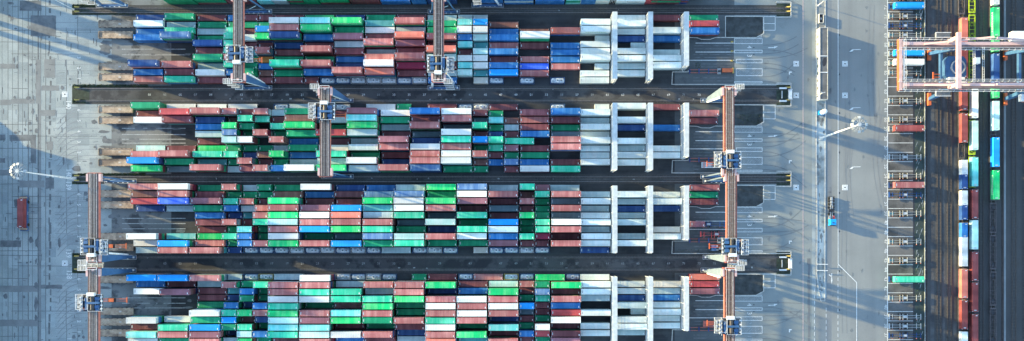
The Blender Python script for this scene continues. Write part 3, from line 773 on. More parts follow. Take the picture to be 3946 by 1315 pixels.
# ------------------------------------------------------------------ yard stacking cranes
SP = 16.05   # half span
LEGW = plain('leg_plate_white', (.60,.68,.74), .5, 0, .15, .5)
def yard_crane(px, bk, try_, flip, side, label, spz=14.0, spl=L40, spcol=None, spdx=0.0):
    cy = (Y(RT[bk]) + Y(RB[bk])) / 2
    t = thing('stacking_crane', label, 'crane', (X(px), cy, 0), PI if flip else 0, 'stacking cranes over the blocks')
    sg = -1 if flip else 1
    # local: rigid legs at -Y
    LEGC = plain('leg_sunlit_grey', (.16,.21,.26), .5, 0, .15, .5) if side > 0 and bk != 'A' else CRBLUE  # right cranes' blue legs paled: sunlight on their west faces is in the paint
    z = 25.0; GIRD = GIRDR if side > 0 and bk != 'A' else GIRDD
    g = MB()
    for sx in (-1, 1):
        g.box(sx*2.05-1.15*(sx>0), sx*2.05+1.15*(sx<0), -SP-1.6, SP+1.6, z-1.9, z, GIRD)
        g.box(sx*2.05-.06*(sx>0)+.001*sx, sx*2.05+.06*(sx<0)+.001*sx, -SP-1.5, SP+1.5, z-1.7, z-.05, CRRED)
    g.box(-.9, .9, -SP-1.5, SP+1.5, z-.5, z-.42, GIRD)
    g.build('girders', t)
    r = MB()
    for x, w in ((-1.2,.16), (1.2,.16), (-.62,.07), (.5,.07), (-1.5,.10), (.05,.06)):
        r.box(x-w/2, x+w/2, -SP-1.4, SP+1.4, (z+.002 if abs(x)>.9 else z-.41), z+.12, GIRDL)
    k = 0
    yy = -SP
    while yy < SP:
        r.box(-1.1, 1.1, yy, yy+.07, z-.40, z-.30, GIRDL); yy += 2.3
    r.build('trolley_rails', t)
    for sy in (-1, 1):
        e = MB()
        e.box(-2.5, 2.5, sy*(SP+1.0)-.8, sy*(SP+1.0)+.8, z-2.0, z-.6, CRRED)
        e.box(2.06, 2.9, sy*(SP-.2)-1.5, sy*(SP-.2)+1.5, z-1.8, z+.05, CRPINK); e.box(-2.9, -2.06, sy*(SP-.2)-1.5, sy*(SP-.2)+1.5, z-1.8, z+.05, CRPINK)
        if sy < 0: e.box(-.4, .4, -SP-1.2, -SP-.4, z, z+.5, CRPINK)
        e.build('end_frame', t)
    # rigid side legs: wide tapered plates
    for sx in (-1, 1):
        l = MB()
        a = [(sx*2.1,-SP-1.6,z-1.9),(sx*2.1,-SP+1.6,z-1.9),(sx*3.0,-SP+1.6,z-.9),(sx*3.0,-SP-1.6,z-.9)]
        b = [(sx*4.5,-SP-.2,1.6),(sx*4.5,-SP+.8,1.6),(sx*5.4,-SP+.8,1.6),(sx*5.4,-SP-.2,1.6)]
        l.add(a+b, [(0,1,2,3),(7,6,5,4),(0,4,5,1),(2,6,7,3)], LEGC); l.add(a+b, [(1,5,6,2),(3,7,4,0)], LEGW)
        l.build('leg', t)
    for sx in (-1, 1):
        l = MB(); l.tube((sx*2.4, SP+.2, z-1.6), (sx*5.0, SP, 1.6), .36, .30, LEGC, 10); l.build('leg', t)
    for sy in (-1, 1):
        s = MB(); s.box(-6.3, 6.3, sy*SP-.45, sy*SP+.45, .95, 1.75, CRBLUE)
        for (a, b) in (((-6.7,sy*SP-.9),(6.7,sy*SP-.9)), ((-6.7,sy*SP+.9),(6.7,sy*SP+.9)), ((-6.7,sy*SP-.9),(-6.7,sy*SP+.9)), ((6.7,sy*SP-.9),(6.7,sy*SP+.9))):
            s.bar((*a,1.9), (*b,1.9), .14, .12, STEEL)
        for x in (-3, -1, 1, 3): s.box(x-.3, x+.3, sy*SP-.7, sy*SP-.5, 1.76, 1.86, WHITE)
        for x in (-5.9, 5.4): s.box(x, x+.5, sy*SP-.4, sy*SP+.4, 1.76, 2.5, WHITE)
        s.build('sill_beam', t)
        w = MB()
        for x in (-5.9,-4.9,-3.9,3.9,4.9,5.9):
            w.tube((x, sy*SP-.12, .62), (x, sy*SP+.12, .62), .36, .36, RUSTM, 12)
            w.box(x-.45, x+.45, sy*SP-.25, sy*SP+.25, .6, .95, CRRED)
        w.build('wheels', t)
    br = MB(); br.tube((-4.6,SP,2.2), (2.6,SP+.1,z*.42), .14, .14, CRBLUE, 8); br.tube((-5,-SP+.9,2), (5,-SP+.9,2), .12, .12, STEEL, 8); br.build('brace', t)
    # white cable channel down the rigid leg
    cc = MB(); cc.hexa([(2.6,-SP+1.7,z-3),(2.6,-SP+2.5,z-3),(3.2,-SP+2.5,z-2.5),(3.2,-SP+1.7,z-2.5)], [(4.2,-SP+1.0,5),(4.2,-SP+1.5,5),(4.8,-SP+1.5,5),(4.8,-SP+1.0,5)], WHITE); cc.build('cable_channel', t)
    # access platform
    def fr(x0,x1,y0,y1,zz,w=.10):
        if x1 < 0: x0, x1 = x0*-side*sg*1.0, x1*-side*sg*1.0
        if True:
          pass
        for (a,b) in (((x0,y0),(x1,y0)),((x1,y0),(x1,y1)),((x1,y1),(x0,y1)),((x0,y1),(x0,y0))): p.bar((*a,zz),(*b,zz),w,w,WHITE)
    for i, zz in enumerate((z+1.1, z-3.5, z-8, z-12.5)):
        p = MB(); ps = -side*sg
        fr(-5.6+.15*i, -2.2, -SP-2.6, -SP-.6, zz); p.box(min(-5.5*ps,-2.3*ps), max(-5.5*ps,-2.3*ps), -SP-2.5, -SP-.7, zz-1.15, zz-1.1, GRATE)
        for (a_,b_) in ((-5.4,-SP-2.5),(-2.3,-SP-2.5),(-5.4,-SP-.7),(-2.3,-SP-.7)): p.bar((a_*ps,b_,zz-1.1),(a_*ps,b_,zz),.06,.06,WHITE,(0,1,0))
        for q in range(6): p.bar(((-5.2+.5*q)*ps, -SP-2.5, zz-.9), ((-5.0+.5*q)*ps, -SP-.7, zz-.3), .07, .05, WHITE)
        p.build('access_platform', t)
    p = MB()
    fr(-1.9, 1.9, -SP-1.9, -SP-1.0, z+1.1, .14)
    for i in range(5): p.bar(((-5.2+.7*i)*ps, -SP-2.6, z+1.1), ((-5.2+.7*i)*ps, -SP-.6, z+1.1), .10, .08, WHITE)
    p.build('stair_head', t)
    # trolley (child of crane: runs on it, a part)
    ty = (Y(try_) - cy) * sg
    T = link('trolley', None, t, (0, ty, z+.15))
    f = MB(); f.box(-4.2, 3.4, -3.4, 3.2, .25, .5, DARK); f.box(-4.2, -1.9, -3.2, 3.0, .5, .56, GRATE)
    f.box(3.4, 6.2, -3.4, 2.6, .1, .22, GRATE)
    f.build('trolley_frame', T)
    d = MB()
    for y in (-1.7, 1.4):
        d.tube((-.35, y-1.3, 1.25), (-.35, y+1.3, 1.25), .72, .72, DARK, 16)
        for q in range(6): d.tube((-.35, y-1.15+q*.44, 1.25), (-.35, y-1.08+q*.44, 1.25), .78, .78, plain('wire_rope', (.20,.16,.13), .5), 16)
    d.tube((.95, -2.8, .95), (.95, 2.5, .95), .38, .38, DARK, 12)
    d.build('rope_drums', T)
    m = MB()
    for y in (-1.75, 1.5):
        m.box(-3.1, -1.4, y-.6, y+.7, .5, 1.5, CRBLUE); m.tube((-2.9, y+1.2, 1.1), (-1.7, y+1.2, 1.1), .45, .45, CRBLUE, 12)
    m.box(-3.2, 1.4, -.45, .35, .55, 2.1, CRBLUE); m.box(1.6, 2.6, -1.8, 2.8, .5, 1.2, CRBLUE)
    for y in (-2.2, -.5, 1.2): m.box(3.6, 4.4, y, y+1.1, .22, 1.2, CRBLUE); m.box(4.8, 5.5, y+.1, y+.7, .22, 1.0, STEEL)
    m.tube((3.2,2.3,.5), (3.2,2.3,1.0), .45, .45, CRORANGE, 12)
    m.build('hoist_machinery', T)
    c = MB(); c.box(-1.45, 1.45, -4.1, -2.75, .5, 2.3, WHITE); c.build('electrical_cabinet', T)
    rr = MB()
    def fr2(x0,x1,y0,y1,zz,w=.11):
        for (a,b) in (((x0,y0),(x1,y0)),((x1,y0),(x1,y1)),((x1,y1),(x0,y1)),((x0,y1),(x0,y0))): rr.bar((*a,zz),(*b,zz),w,w,WHITE)
        for (a_,b_) in ((x0,y0),(x1,y0),(x1,y1),(x0,y1)): rr.bar((a_,b_,.3),(a_,b_,zz),.1,.1,WHITE,(0,1,0))
    fr2(-4.2, 1.3, -3.4, 3.2, 1.6); fr2(1.5, 3.4, -3.4, 2.4, 1.6); fr2(3.6, 6.2, -3.4, 2.6, 1.3, .12); fr2(4.2, 5.6, -2.4, 1.6, 1.3, .10)
    for i in range(7): rr.bar((3.6, -2.9+.8*i, 1.2), (6.2, -2.9+.8*i, 1.2), .08, .08, WHITE)
    
    for y_ in (-2.6,-1.0,.7,2.0): rr.box(3.7, 4.3, y_, y_+.7, .22, 1.9, STEEL); rr.box(-4.1, -3.6, y_, y_+.5, .5, 1.4, WHITE)
    for i in range(22):
        x_ = rnd.uniform(-4, 5.6); y_ = rnd.uniform(-3.2, 2.6); rr.bar((x_, y_, 1.0), (x_+rnd.uniform(-.2,.2), y_+rnd.uniform(.6,1.6), 1.2), .12, .3, WHITE)
    rr.build('handrails', T)
    # spreader hanging from the trolley
    s = link('spreader', None, T, (spdx*sg, 0, spz - z - .15))
    b = MB(); L = spl/2; sm = spcol or CRORANGE
    for y in (-.45, .45): b.bar((-L,y,0), (L,y,0), .22, .3, sm)
    for x in (-L, L): b.bar((x,-1.2,0), (x,1.2,0), .35, .4, sm)
    b.box(-1.6, 1.6, -.9, .9, .1, .6, DARK); b.box(-1.0, 1.0, -.7, .7, .6, 1.1, sm)
    b.build('spreader_frame', s)
    rp = MB()
    for x in (-1.3, 1.3):
        for y in (-.8, .8): rp.tube((x,y,.6), (x*.5,y, z-spz-.1), .03, .03, DARK, 5)
    rp.build('hoist_ropes', s)
    return t
CG = 'crane, white-cabinet trolley '
yard_crane(992, 'A', 258, False, -1, 'blue-legged stacking crane spanning the left part of uppermost full block', 14)
yard_crane(1712, 'A', 295, False, 1, 'blue-legged stacking crane spanning the middle of uppermost full block', 16, L20)
yard_crane(1304, 'B', 466, True, -1, 'blue-legged stacking crane over the left half of second full block', 15)
yard_crane(2757, 'B', 641, True, 1, 'stacking crane at right end of second full block, trolley above white ribbed frame', 12)
yard_crane(472, 'C', 948, False, -1, 'stacking crane over quay end of third full block, trolley near its lower legs', 10)
yard_crane(2766, 'C', 948, False, 1, 'stacking crane at right end of third full block, above the blue tractor', 12)
yard_crane(471, 'D', 1151, True, -1, 'stacking crane over quay end of bottom block, trolley beside tan trailers', 9)
yard_crane(2758, 'D', 1235, True, 1, 'stacking crane at right end of bottom block, trolley over red spreader', 12)
yard_crane(440, 'Z', -120, False, -1, 'stacking crane cut off at upper left edge, only its blue feet showing', 14)
yard_crane(1880, 'Z', -120, False, -1, 'stacking crane cut off at top edge, blue feet above the middle', 14)

# ------------------------------------------------------------------ rail gantry crane (right)
RGZ = 26.0
t = thing('rail_gantry_crane', 'huge pink and orange gantry crane with blue slewing trolley spanning the rail tracks', 'crane', (X(3718), Y(297), 0))
ox, oy = X(3718), Y(297)
gy0, gy1 = Y(224) - oy, Y(371) - oy
xl, xr = X(3362) - ox, X(4090) - ox
for yy, sgn in ((gy0, 1), (gy1, -1)):
    m = MB(); m.box(xl+1.2, xr, yy-1.0, yy+1.0, RGZ-2.6, RGZ, CRPINK); m.box(xl+1.3, xr-.1, yy-1.02-(.0), yy-1.0, RGZ-2.3, RGZ-.2, GIRD)
    m.box(xl+2, xr-.1, yy-.9, yy-.35, RGZ, RGZ+.05, GIRD)
    m.build('girder', t)
    w = MB()
    for off in (2.1*sgn, -1.9*sgn):
        w.box(xl, xr, yy+off-.35, yy+off+.35, RGZ-.6, RGZ-.55, GRATE)
        for e in (-.4, .4): w.bar((xl, yy+off+e, RGZ+.5), (xr, yy+off+e, RGZ+.5), .10, .08, WHITE)
        k = xl
        while k < xr: w.bar((k,yy+off-.4,RGZ-.5),(k,yy+off-.4,RGZ+.5),.07,.07,WHITE,(0,1,0)); w.bar((k,yy+off-.4,RGZ+.5),(k,yy+off+.4,RGZ+.5),.06,.06,WHITE); k += 2.4
    w.build('walkway', t)
    # tie chords rising to the pylon
    c = MB(); px0 = X(3670) - ox
    c.bar((xl+10, yy, RGZ+.2), (px0, yy+1.2*sgn, RGZ+7), .7, .6, CRPINK); c.bar((px0+1, yy+.9*sgn, RGZ+7), (px0+34, yy, RGZ+.2), .7, .6, CRPINK)
    c.build('tie_chord', t)
m = MB(); m.box(xl, xl+1.5, gy1-2, gy0+2, RGZ-1.6, RGZ-.05, CRORANGE); m.box(xl+.2, xl+1.4, gy1-1.9, gy0+1.9, RGZ-.05, RGZ, CRPINK)
m.build('end_beam', t)
m = MB(); k = gy1-2
for e in (1.9, 2.7): m.bar((xl+e, gy1-2, RGZ+.5), (xl+e, gy0+2, RGZ+.5), .1, .08, WHITE)
while k < gy0+2: m.bar((xl+1.9,k,RGZ+.5),(xl+2.7,k,RGZ+.5),.07,.07,WHITE); k += 1.2
m.box(xl+1.9, xl+2.7, gy1-2, gy0+2, RGZ-.6, RGZ-.55, STEEL); m.build('end_walkway', t)
cx = X(2021 + (3691-2021)/1.095) - ox
m = MB(); zc = RGZ + 6.0
m.box(cx-.75, cx+.75, gy1-2.5, gy0+3, zc, zc+1.5, CRPINK)
for yy in (gy0+1, gy1-1): m.box(cx-1.0, cx+1.0, yy-.7, yy+.7, RGZ, zc, CRPINK)
m.build('cross_beam', t)
for (y0_, y1_) in ((gy0+2.5, gy0+4.4), (gy1-4.4, gy1-2.5)):
    m = MB(); m.box(cx-6, cx, y0_, y1_, RGZ-.2, RGZ, GRATE)
    for zz in (.6, 1.1):
        m.bar((cx-6,y0_,RGZ+zz),(cx,y0_,RGZ+zz),.1,.1,WHITE); m.bar((cx-6,y1_,RGZ+zz),(cx,y1_,RGZ+zz),.1,.1,WHITE); m.bar((cx-6,y0_,RGZ+zz),(cx-6,y1_,RGZ+zz),.1,.1,WHITE)
    m.build('service_platform', t)
for fx in (X(3574) - ox, X(3866) - ox):
    for yy, fy in ((gy0-1, Y(212) - oy), (gy1, Y(385) - oy)):
        m = MB(); tx = fx
        m.hexa([(tx+.2-1.4,yy-.9,RGZ-2.6),(tx+.2+1.4,yy-.9,RGZ-2.6),(tx+.2+1.4,yy+.9,RGZ-2.6),(tx+.2-1.4,yy+.9,RGZ-2.6)],
               [(fx-.7,fy-.6,2.2),(fx+.7,fy-.6,2.2),(fx+.7,fy+.6,2.2),(fx-.7,fy+.6,2.2)], CRBLUE); m.build('leg', t)
        m = MB(); m.box(fx-.6, fx+.6, fy-2.6, fy+2.6, .9, 2.2, CRORANGE)
        for k in (-2.1,-.8,.8,2.1): m.tube((fx-.25,fy+k,.55),(fx+.25,fy+k,.55),.42,.42,RUSTM,12)
        m.build('bogie', t)
    m = MB(); m.box(fx-.5, fx+.5, Y(385)-oy, Y(212)-oy, 11, 12.6, CRBLUE); m.build('leg_tie', t)
m = MB(); m.tube((X(3905)-ox, gy1-3.4, RGZ*.45), (X(3905)-ox, gy1-4.0, RGZ*.45), 3.0, 3.0, CRRED, 24); m.build('cable_reel', t)
m = MB(); m.box(X(3866)-ox-1, X(3866)-ox+3.6, gy1-4.4, gy1-1.6, RGZ*.5, RGZ*.5+2.2, WHITE); m.build('switch_house', t)
m = MB(); hx = VX(3925, RGZ+2) - ox; m.box(hx-2.5, hx+8, VY(148,RGZ)-oy-1.2, VY(131,RGZ)-oy+.5, RGZ-.4, RGZ+2.6, WHITE); m.build('machine_house', t)
# slewing trolley
zc = 20.0
T = link('trolley', None, t, (VX(3678, zc) - ox, VY(262, zc) - oy, 0))
m = MB(); m.prism([(-4.2,-3),(-3,-4.4),(3,-4.4),(4.2,-3),(4.2,3),(3,4.4),(-3,4.4),(-4.2,3)], zc-1.6, zc+1.2, CRBLUE); m.build('slewing_body', T)
m = MB()
for i in range(28):
    a0, a1 = 2*PI*i/28, 2*PI*(i+1)/28
    m.bar((2.7*math.cos(a0)+.8,2.7*math.sin(a0),zc+1.5),(2.7*math.cos(a1)+.8,2.7*math.sin(a1),zc+1.5),.45,.5,STEEL)
m.build('slewing_ring', T)
m = MB(); m.box(-3.5, 2.8, -6.9, -4.2, zc+.4, zc+2.8, WHITE); m.box(-2.4,-.6,-6.2,-4.9,zc+2.8,zc+3.0,STEEL); m.build('driver_cabin', T)
m = MB(); m.box(3.0+2.4, 5.2+2.4, gy1+1.4-(VY(262,zc)-oy), gy0-1.4-(VY(262,zc)-oy), RGZ-2.2, RGZ-.6, plain('deep_navy', (.012,.03,.09), .5)); m.box(4.6,6.4,.2,2.6,RGZ-.5,RGZ+1.6,TANKW); m.build('trolley_bridge', T)
m = MB(); ya, yb = gy1+1.2-(VY(262,zc)-oy), gy0-1.2-(VY(262,zc)-oy)
for x in (4.2, 5.0, 7.9, 8.6): m.bar((x,ya,RGZ+.3),(x,yb,RGZ+.3),.1,.1,WHITE)
k = ya
while k < yb: m.bar((4.2,k,RGZ+.2),(5.0,k,RGZ+.2),.08,.08,WHITE); m.bar((7.9,k,RGZ+.2),(8.6,k,RGZ+.2),.08,.08,WHITE); k += 1
m.build('handrails', T)
m = MB(); zs = 12.0; bx = VX(3620, zs) - VX(3678, 20.0)
for y in (-.6,.6): m.bar((bx-2.5,y-1.6,zs),(bx+9,y-1.6,zs),.25,.3,CRORANGE)
m.bar((bx-2.5,-3.0,zs),(bx-2.5,-.2,zs),.5,.4,CRORANGE); m.bar((bx+9.7,-3.0,zs),(bx+9.7,-.2,zs),.5,.4,CRORANGE)
m.box(bx+2.4,bx+4.4,-2.4,-.8,zs+.1,zs+1,CRORANGE); m.build('spreader', T)

# ------------------------------------------------------------------ light masts
LAMPM = plain('lamp_grey', (.27,.29,.30), .5, .2)
def mast(px, py, zt_, label, arms=12, r=.45, head=2.35, hz=None):
    t = thing('light_mast', label, 'light mast', (X(px), Y(py), 0), 0, 'tall light masts')
    p = MB(); p.tube((0,0,0), (0,0,zt_*.55), r, r*.68, WHITE, 14); p.tube((0,0,zt_*.55), (0,0,zt_), r*.70, r*.32, WHITE, 14); p.box(-.9,.9,-.9,.9,0,.25,KERB); p.build('pole', t)
    ring = MB(); ring.tube((0,0,zt_), (0,0,zt_+.5), .7, .7, STEEL, 12)
    for i in range(arms):
        a = 2*PI*i/arms; ring.bar((0,0,zt_+.2),(head*math.cos(a),head*math.sin(a),zt_+.2),.12,.12,STEEL)
    ring.build('lamp_ring', t)
    for i in range(arms):
        a = 2*PI*i/arms; c, s = math.cos(a), math.sin(a)
        l = MB(); l.hexa([(head*c-.5*s-.1*c, head*s+.5*c-.1*s, zt_-.1),(head*c+.5*s-.1*c, head*s-.5*c-.1*s, zt_-.1),(head*c+.5*s+.8*c, head*s-.5*c+.8*s, zt_-.45),(head*c-.5*s+.8*c, head*s+.5*c+.8*s, zt_-.45)],
                        [(head*c-.5*s-.1*c, head*s+.5*c-.1*s, zt_+.3),(head*c+.5*s-.1*c, head*s-.5*c-.1*s, zt_+.3),(head*c+.5*s+.8*c, head*s-.5*c+.8*s, zt_-.1),(head*c-.5*s+.8*c, head*s+.5*c+.8*s, zt_-.1)], LAMPM if i % 3 else STEEL)
        l.build('floodlight', t)
mast(3163, 532, 42.5, 'tall white light mast with ring of floodlights beside the road')
mast(287, 690, 41.5, 'tall white light mast with ring of floodlights on the quay')
def pole(px, py, z, label, tx=0, ty=0, n=2):
    t = thing('lamp_pole', label, 'lamp pole', (X(px), Y(py), 0))
    p = MB(); p.tube((0,0,0),(0,0,z),.16,.09,WHITE,8); p.box(-.4,.4,-.4,.4,0,.2,KERB); p.build('pole', t)
    for i in range(n):
        l = MB(); l.bar((0,0,z),(-.9+i*1.8,.2,z+.1),.3,.15,STEEL); l.build('lamp', t)
pole(284, 37, 15, 'thin white lamp pole near the yellow buffers at upper left')
pole(3147, 370, 8, 'thin white lamp pole beside the lower end of roadside building')
pole(3152, 22, 8, 'thin white lamp pole at the top edge beside the median')

# ------------------------------------------------------------------ road building, tank, skip
t = thing('roadside_building', 'long narrow white walled building with flat dark roof on the median', 'building', (X(3162.5), Y(248), 0))
bx0, bx1 = X(3147)-X(3162.5), X(3178)-X(3162.5); by0, by1 = Y(390)-Y(248), Y(115)-Y(248)
m = MB(); m.box(bx0, bx1, by0, by1, 0, 3.7, plain('cream_wall', (.62,.58,.50), .7)); m.build('wall', t)
ROOFM = ground_mat('roof_bitumen', (.085,.09,.095), (.17,.17,.17), .3, (.03,.03,.03), (.58,.63), .7)
m = MB(); m.box(bx0+.15, bx1-.15, by0+.15, by1-.15, 3.7, 3.8, ROOFM); m.build('roof', t)
m = MB()
for a in ((bx0,bx0+.18,by0,by1),(bx1-.18,bx1,by0,by1),(bx0+.18,bx1-.18,by0,by0+.2),(bx0+.18,bx1-.18,by1-.2,by1)): m.box(*a, 3.702, 3.98, KERB)
m.build('parapet', t)
for py in (216, 279):
    m = MB(); y = Y(930-(930-py)/1.0107)-Y(248); m.box(bx0+.15, bx1-.15, y-.15, y+.15, 3.8, 4.0, WHITE); m.build('roof_beam', t)
m = MB(); m.poly([(.3+1.1*math.cos(a)*.8+.25*math.sin(a), Y(246)-Y(248)+1.9*math.sin(a)) for a in [2*PI*k/16 for k in range(16)]], 3.81, DARK); m.build('roof_puddle', t)
for k in range(9):
    m = MB(); y = by0+1.5+k*3.1; m.box(bx0-.03, bx0-.002, y, y+1.2, 1.0, 2.2, GLASS); m.build('window', t)
t = thing('storage_tank', 'small white capped round tank on blue base beside the road', 'tank', (X(3163), Y(436), 0))
m = MB(); m.box(-1.2,1.2,-.9,.9,0,1.0,pm('L')); m.build('base', t)
m = MB()
for a,b,r0,r1 in ((1.0,4.4,1.0,1.0),(4.4,4.9,1.0,.7),(4.9,5.1,.7,.2)): m.tube((.3,.1,a),(.3,.1,b),r0,r1,WHITE,18)
m.build('vessel', t)
t = thing('waste_skip', 'dark open waste skip with pale rim beside roadside building', 'skip', (X(3161), Y(74), 0))
m = MB()
for a in ((-.95,-.8,-1.9,1.9),(.8,.95,-1.9,1.9),(-.8,.8,-1.9,-1.75),(-.8,.8,1.75,1.9)): m.box(*a, 0, 1.5, KERB)
m.box(-.8,.8,-1.75,1.75,.1,.5,DARK); m.build('shell', t)
m = MB(); m.box(-.3,.3,-.4,.4,.5,.9,STEEL); m.build('load', t)
tb = MB(); bar = thing('road_barrier', 'leaning white height barrier across the tapering end of median', 'barrier', (X(3165), Y(1035), 0))
for py in (1018, 1042):
    m = MB(); m.bar((X(3146)-X(3165), Y(py)-Y(1035), 1.2), (X(3186)-X(3165), Y(py+1)-Y(1035), 1.2), .25, .2, WHITE); m.tube((X(3148)-X(3165),Y(py)-Y(1035),0),(X(3148)-X(3165),Y(py)-Y(1035),1.2),.1,.1,STEEL,8); m.build('barrier_arm', bar)

# guard rails
def guard(pts, label, w=.28, h=.75, mat=KERB):
    cx = sum(p[0] for p in pts)/len(pts); cy = sum(p[1] for p in pts)/len(pts)
    t = thing('guard_rail', label, 'guard rail', (X(cx), Y(cy), 0), 0, 'guard rails of the transfer area')
    m = MB()
    for (ax,ay),(bx,by) in zip(pts, pts[1:]): m.bar((X(ax)-X(cx),Y(ay)-Y(cy),h),(X(bx)-X(cx),Y(by)-Y(cy),h), w, .3, mat)
    m.build('rail', t)
    m = MB()
    for (ax,ay),(bx,by) in zip(pts, pts[1:]):
        L = math.hypot(bx-ax, by-ay)/S; n = max(1, int(L/4))
        for k in range(n): 
            f = k/n; m.box(X(ax+(bx-ax)*f)-X(cx)-.08, X(ax+(bx-ax)*f)-X(cx)+.08, Y(ay+(by-ay)*f)-Y(cy)-.08, Y(ay+(by-ay)*f)-Y(cy)+.08, 0, h-.15, STEEL)
    m.build('posts', t)
BN = {'A':'uppermost full block','B':'second full block','C':'third full block','D':'bottom block'}
for bk in 'ABCD':
    top = RT[bk]; T = lambda t: top + (t-125)/2.524
    guard([(2794,T(165)),(2794,T(370))], 'short upright guard rail left of dark bay in '+BN[bk])
    guard([(2656,T(370)),(2684,T(372)),(2702,T(388)),(2735,T(388)),(2755,T(370)),(2912,T(370)),(2941,T(330)),(2941,T(165)),(2794,T(163))], 'kinked guard rail enclosing the dark bay at right end of '+BN[bk])
    guard([(2651,T(690)),(2651,T(704)),(2590,T(704)),(2588,T(825)),(3046,T(825))], 'guard rail along the lower edge of transfer lanes, '+BN[bk])
for y0, y1, nm in ((10, 68, 'top narrow corridor'), (322, 410, 'upper wide corridor'), (661, 719, 'middle narrow corridor'), (968, 1060, 'lower wide corridor')):
    guard([(2990,y0),(3046,y0),(3046,y1),(2990,y1)], 'square ended guard rail closing off the right end of '+nm, .35)
gm = MB()
for y0, y1 in ((14,64),(326,406),(665,715),(972,1056)):
    gm.quad(X(2992), X(3044), Y(y1), Y(y0), .056, GREENM)
    gm.quad(X(278), X(345), Y(y1-6), Y(y0+5), .056, GREENM)
for top in (49.5, 390, 700, 1041):
    T = lambda t: top + (t-125)/2.524
    gm.poly([(X(2795),Y(T(167))),(X(2940),Y(T(167))),(X(2940),Y(T(330))),(X(2911),Y(T(368))),(X(2795),Y(T(368)))][::-1], .058, plain('bay_black', (.055,.062,.064), .85, 0, .5, .4))
    for t0, t1 in ((433,487),(520,573),(612,665),(745,800)):
        for t_ in (t0+12, t1-12): gm.quad(X(2672), X(2826), Y(T(t_)+2.2), Y(T(t_)-2.2), .05, SEAM)
structure('corridor_end_mats', gm)

def buffer(px, py, face, label):
    t = thing('buffer_stop', label, 'buffer stop', (X(px), Y(py), 0), 0 if face > 0 else PI, 'yellow buffer stops at the rail ends')
    m = MB(); m.hexa([(-1.2,-.3,.1),(-1.2,.3,.1),(-1.2,.3,1.2),(-1.2,-.3,1.2)],[(1.0,-.3,.1),(1.0,.3,.1),(.9,.3,.5),(.9,-.3,.5)], YEL); m.build('wedge', t); [setattr(v, 'co', Vector((v.co.x*.85, v.co.y*.7, v.co.z))) for v in t.children[0].data.vertices]
    m = MB(); m.tube((.9,0,.6),(1.3,0,.6),.22,.28,DARK,10); m.build('bumper', t)
cn = {0:'top narrow corridor',1:'upper wide corridor',2:'middle narrow corridor',3:'lower wide corridor'}
for i, (ya, yb) in enumerate(((32.5,49.5),(342,390),(682,700),(991,1041))):
    for y, p in ((ya,'upper'),(yb,'lower')):
        buffer(300, y-4, 1, f'yellow buffer stop at quay end of {p} rail in {cn[i]}')
        buffer(3034, y-4, -1, f'yellow buffer stop at road end of {p} rail in {cn[i]}')
# corridor end gates
for y, nm in ((366,'upper'),(1016,'lower')):
    t = thing('service_gate', f'white service gate at road end of {nm} wide corridor', 'gate', (X(3043), Y(y), 0))
    m = MB(); m.box(-.7,.5,-2,2,.2,1.7,WHITE); m.box(-.9,.7,-2.2,-1.9,0,1.9,STEEL); m.box(-.9,.7,1.9,2.2,0,1.9,STEEL); m.build('panel', t)
    m = MB(); m.box(-3.6,-3.3,-1.6,1.6,0,1.0,STEEL); m.box(-4.5,-1.5,2.4,3.0,0,.9,WHITE); m.box(-4.5,-1.5,-3.0,-2.4,0,.9,WHITE); m.build('cable_box', t)

# diagonal scuffs of the verge
vs_ = MB()
for k in range(70):
    px, py = rnd.uniform(3528, 3555), rnd.uniform(0, 1315); vs_.line(X(px), Y(py), X(px+rnd.uniform(3,7)), Y(py-rnd.uniform(10,22)), rnd.uniform(.12,.3), .03+k*.0003, MARKF)
structure('verge_scuffs', vs_)
# grass
gr = MB()
def tuft(px0, px1, py0, py1, n):
    for _ in range(n):
        x, y = X(rnd.uniform(px0,px1)), Y(rnd.uniform(py0,py1)); a = rnd.uniform(0, PI); h = rnd.uniform(.08,.3); w = rnd.uniform(.1,.28)
        gr.add([(x-w*math.cos(a),y-w*math.sin(a),.05),(x+w*math.cos(a),y+w*math.sin(a),.05),(x+rnd.uniform(-.2,.2),y+rnd.uniform(-.2,.2),h+.05)], [(0,1,2)], GRASSM)
for a in ((280,380,17,29,600),(280,520,52,58,500),(280,570,326,337,1800),(280,330,384,396,400),(300,560,668,676,1400),(280,345,705,710,200),(280,330,976,988,300),(280,330,1046,1052,300),
          (2680,2700,243,262,60),(2610,2770,575,600,120),(2850,2935,440,480,300),(2600,2750,960,975,100),(3525,3562,0,1315,800)): tuft(*a)
o = gr.build('grass', None, False); o['kind'] = 'stuff'; o['label'] = 'thin green grass growing along the rail ends'; o['category'] = 'grass'

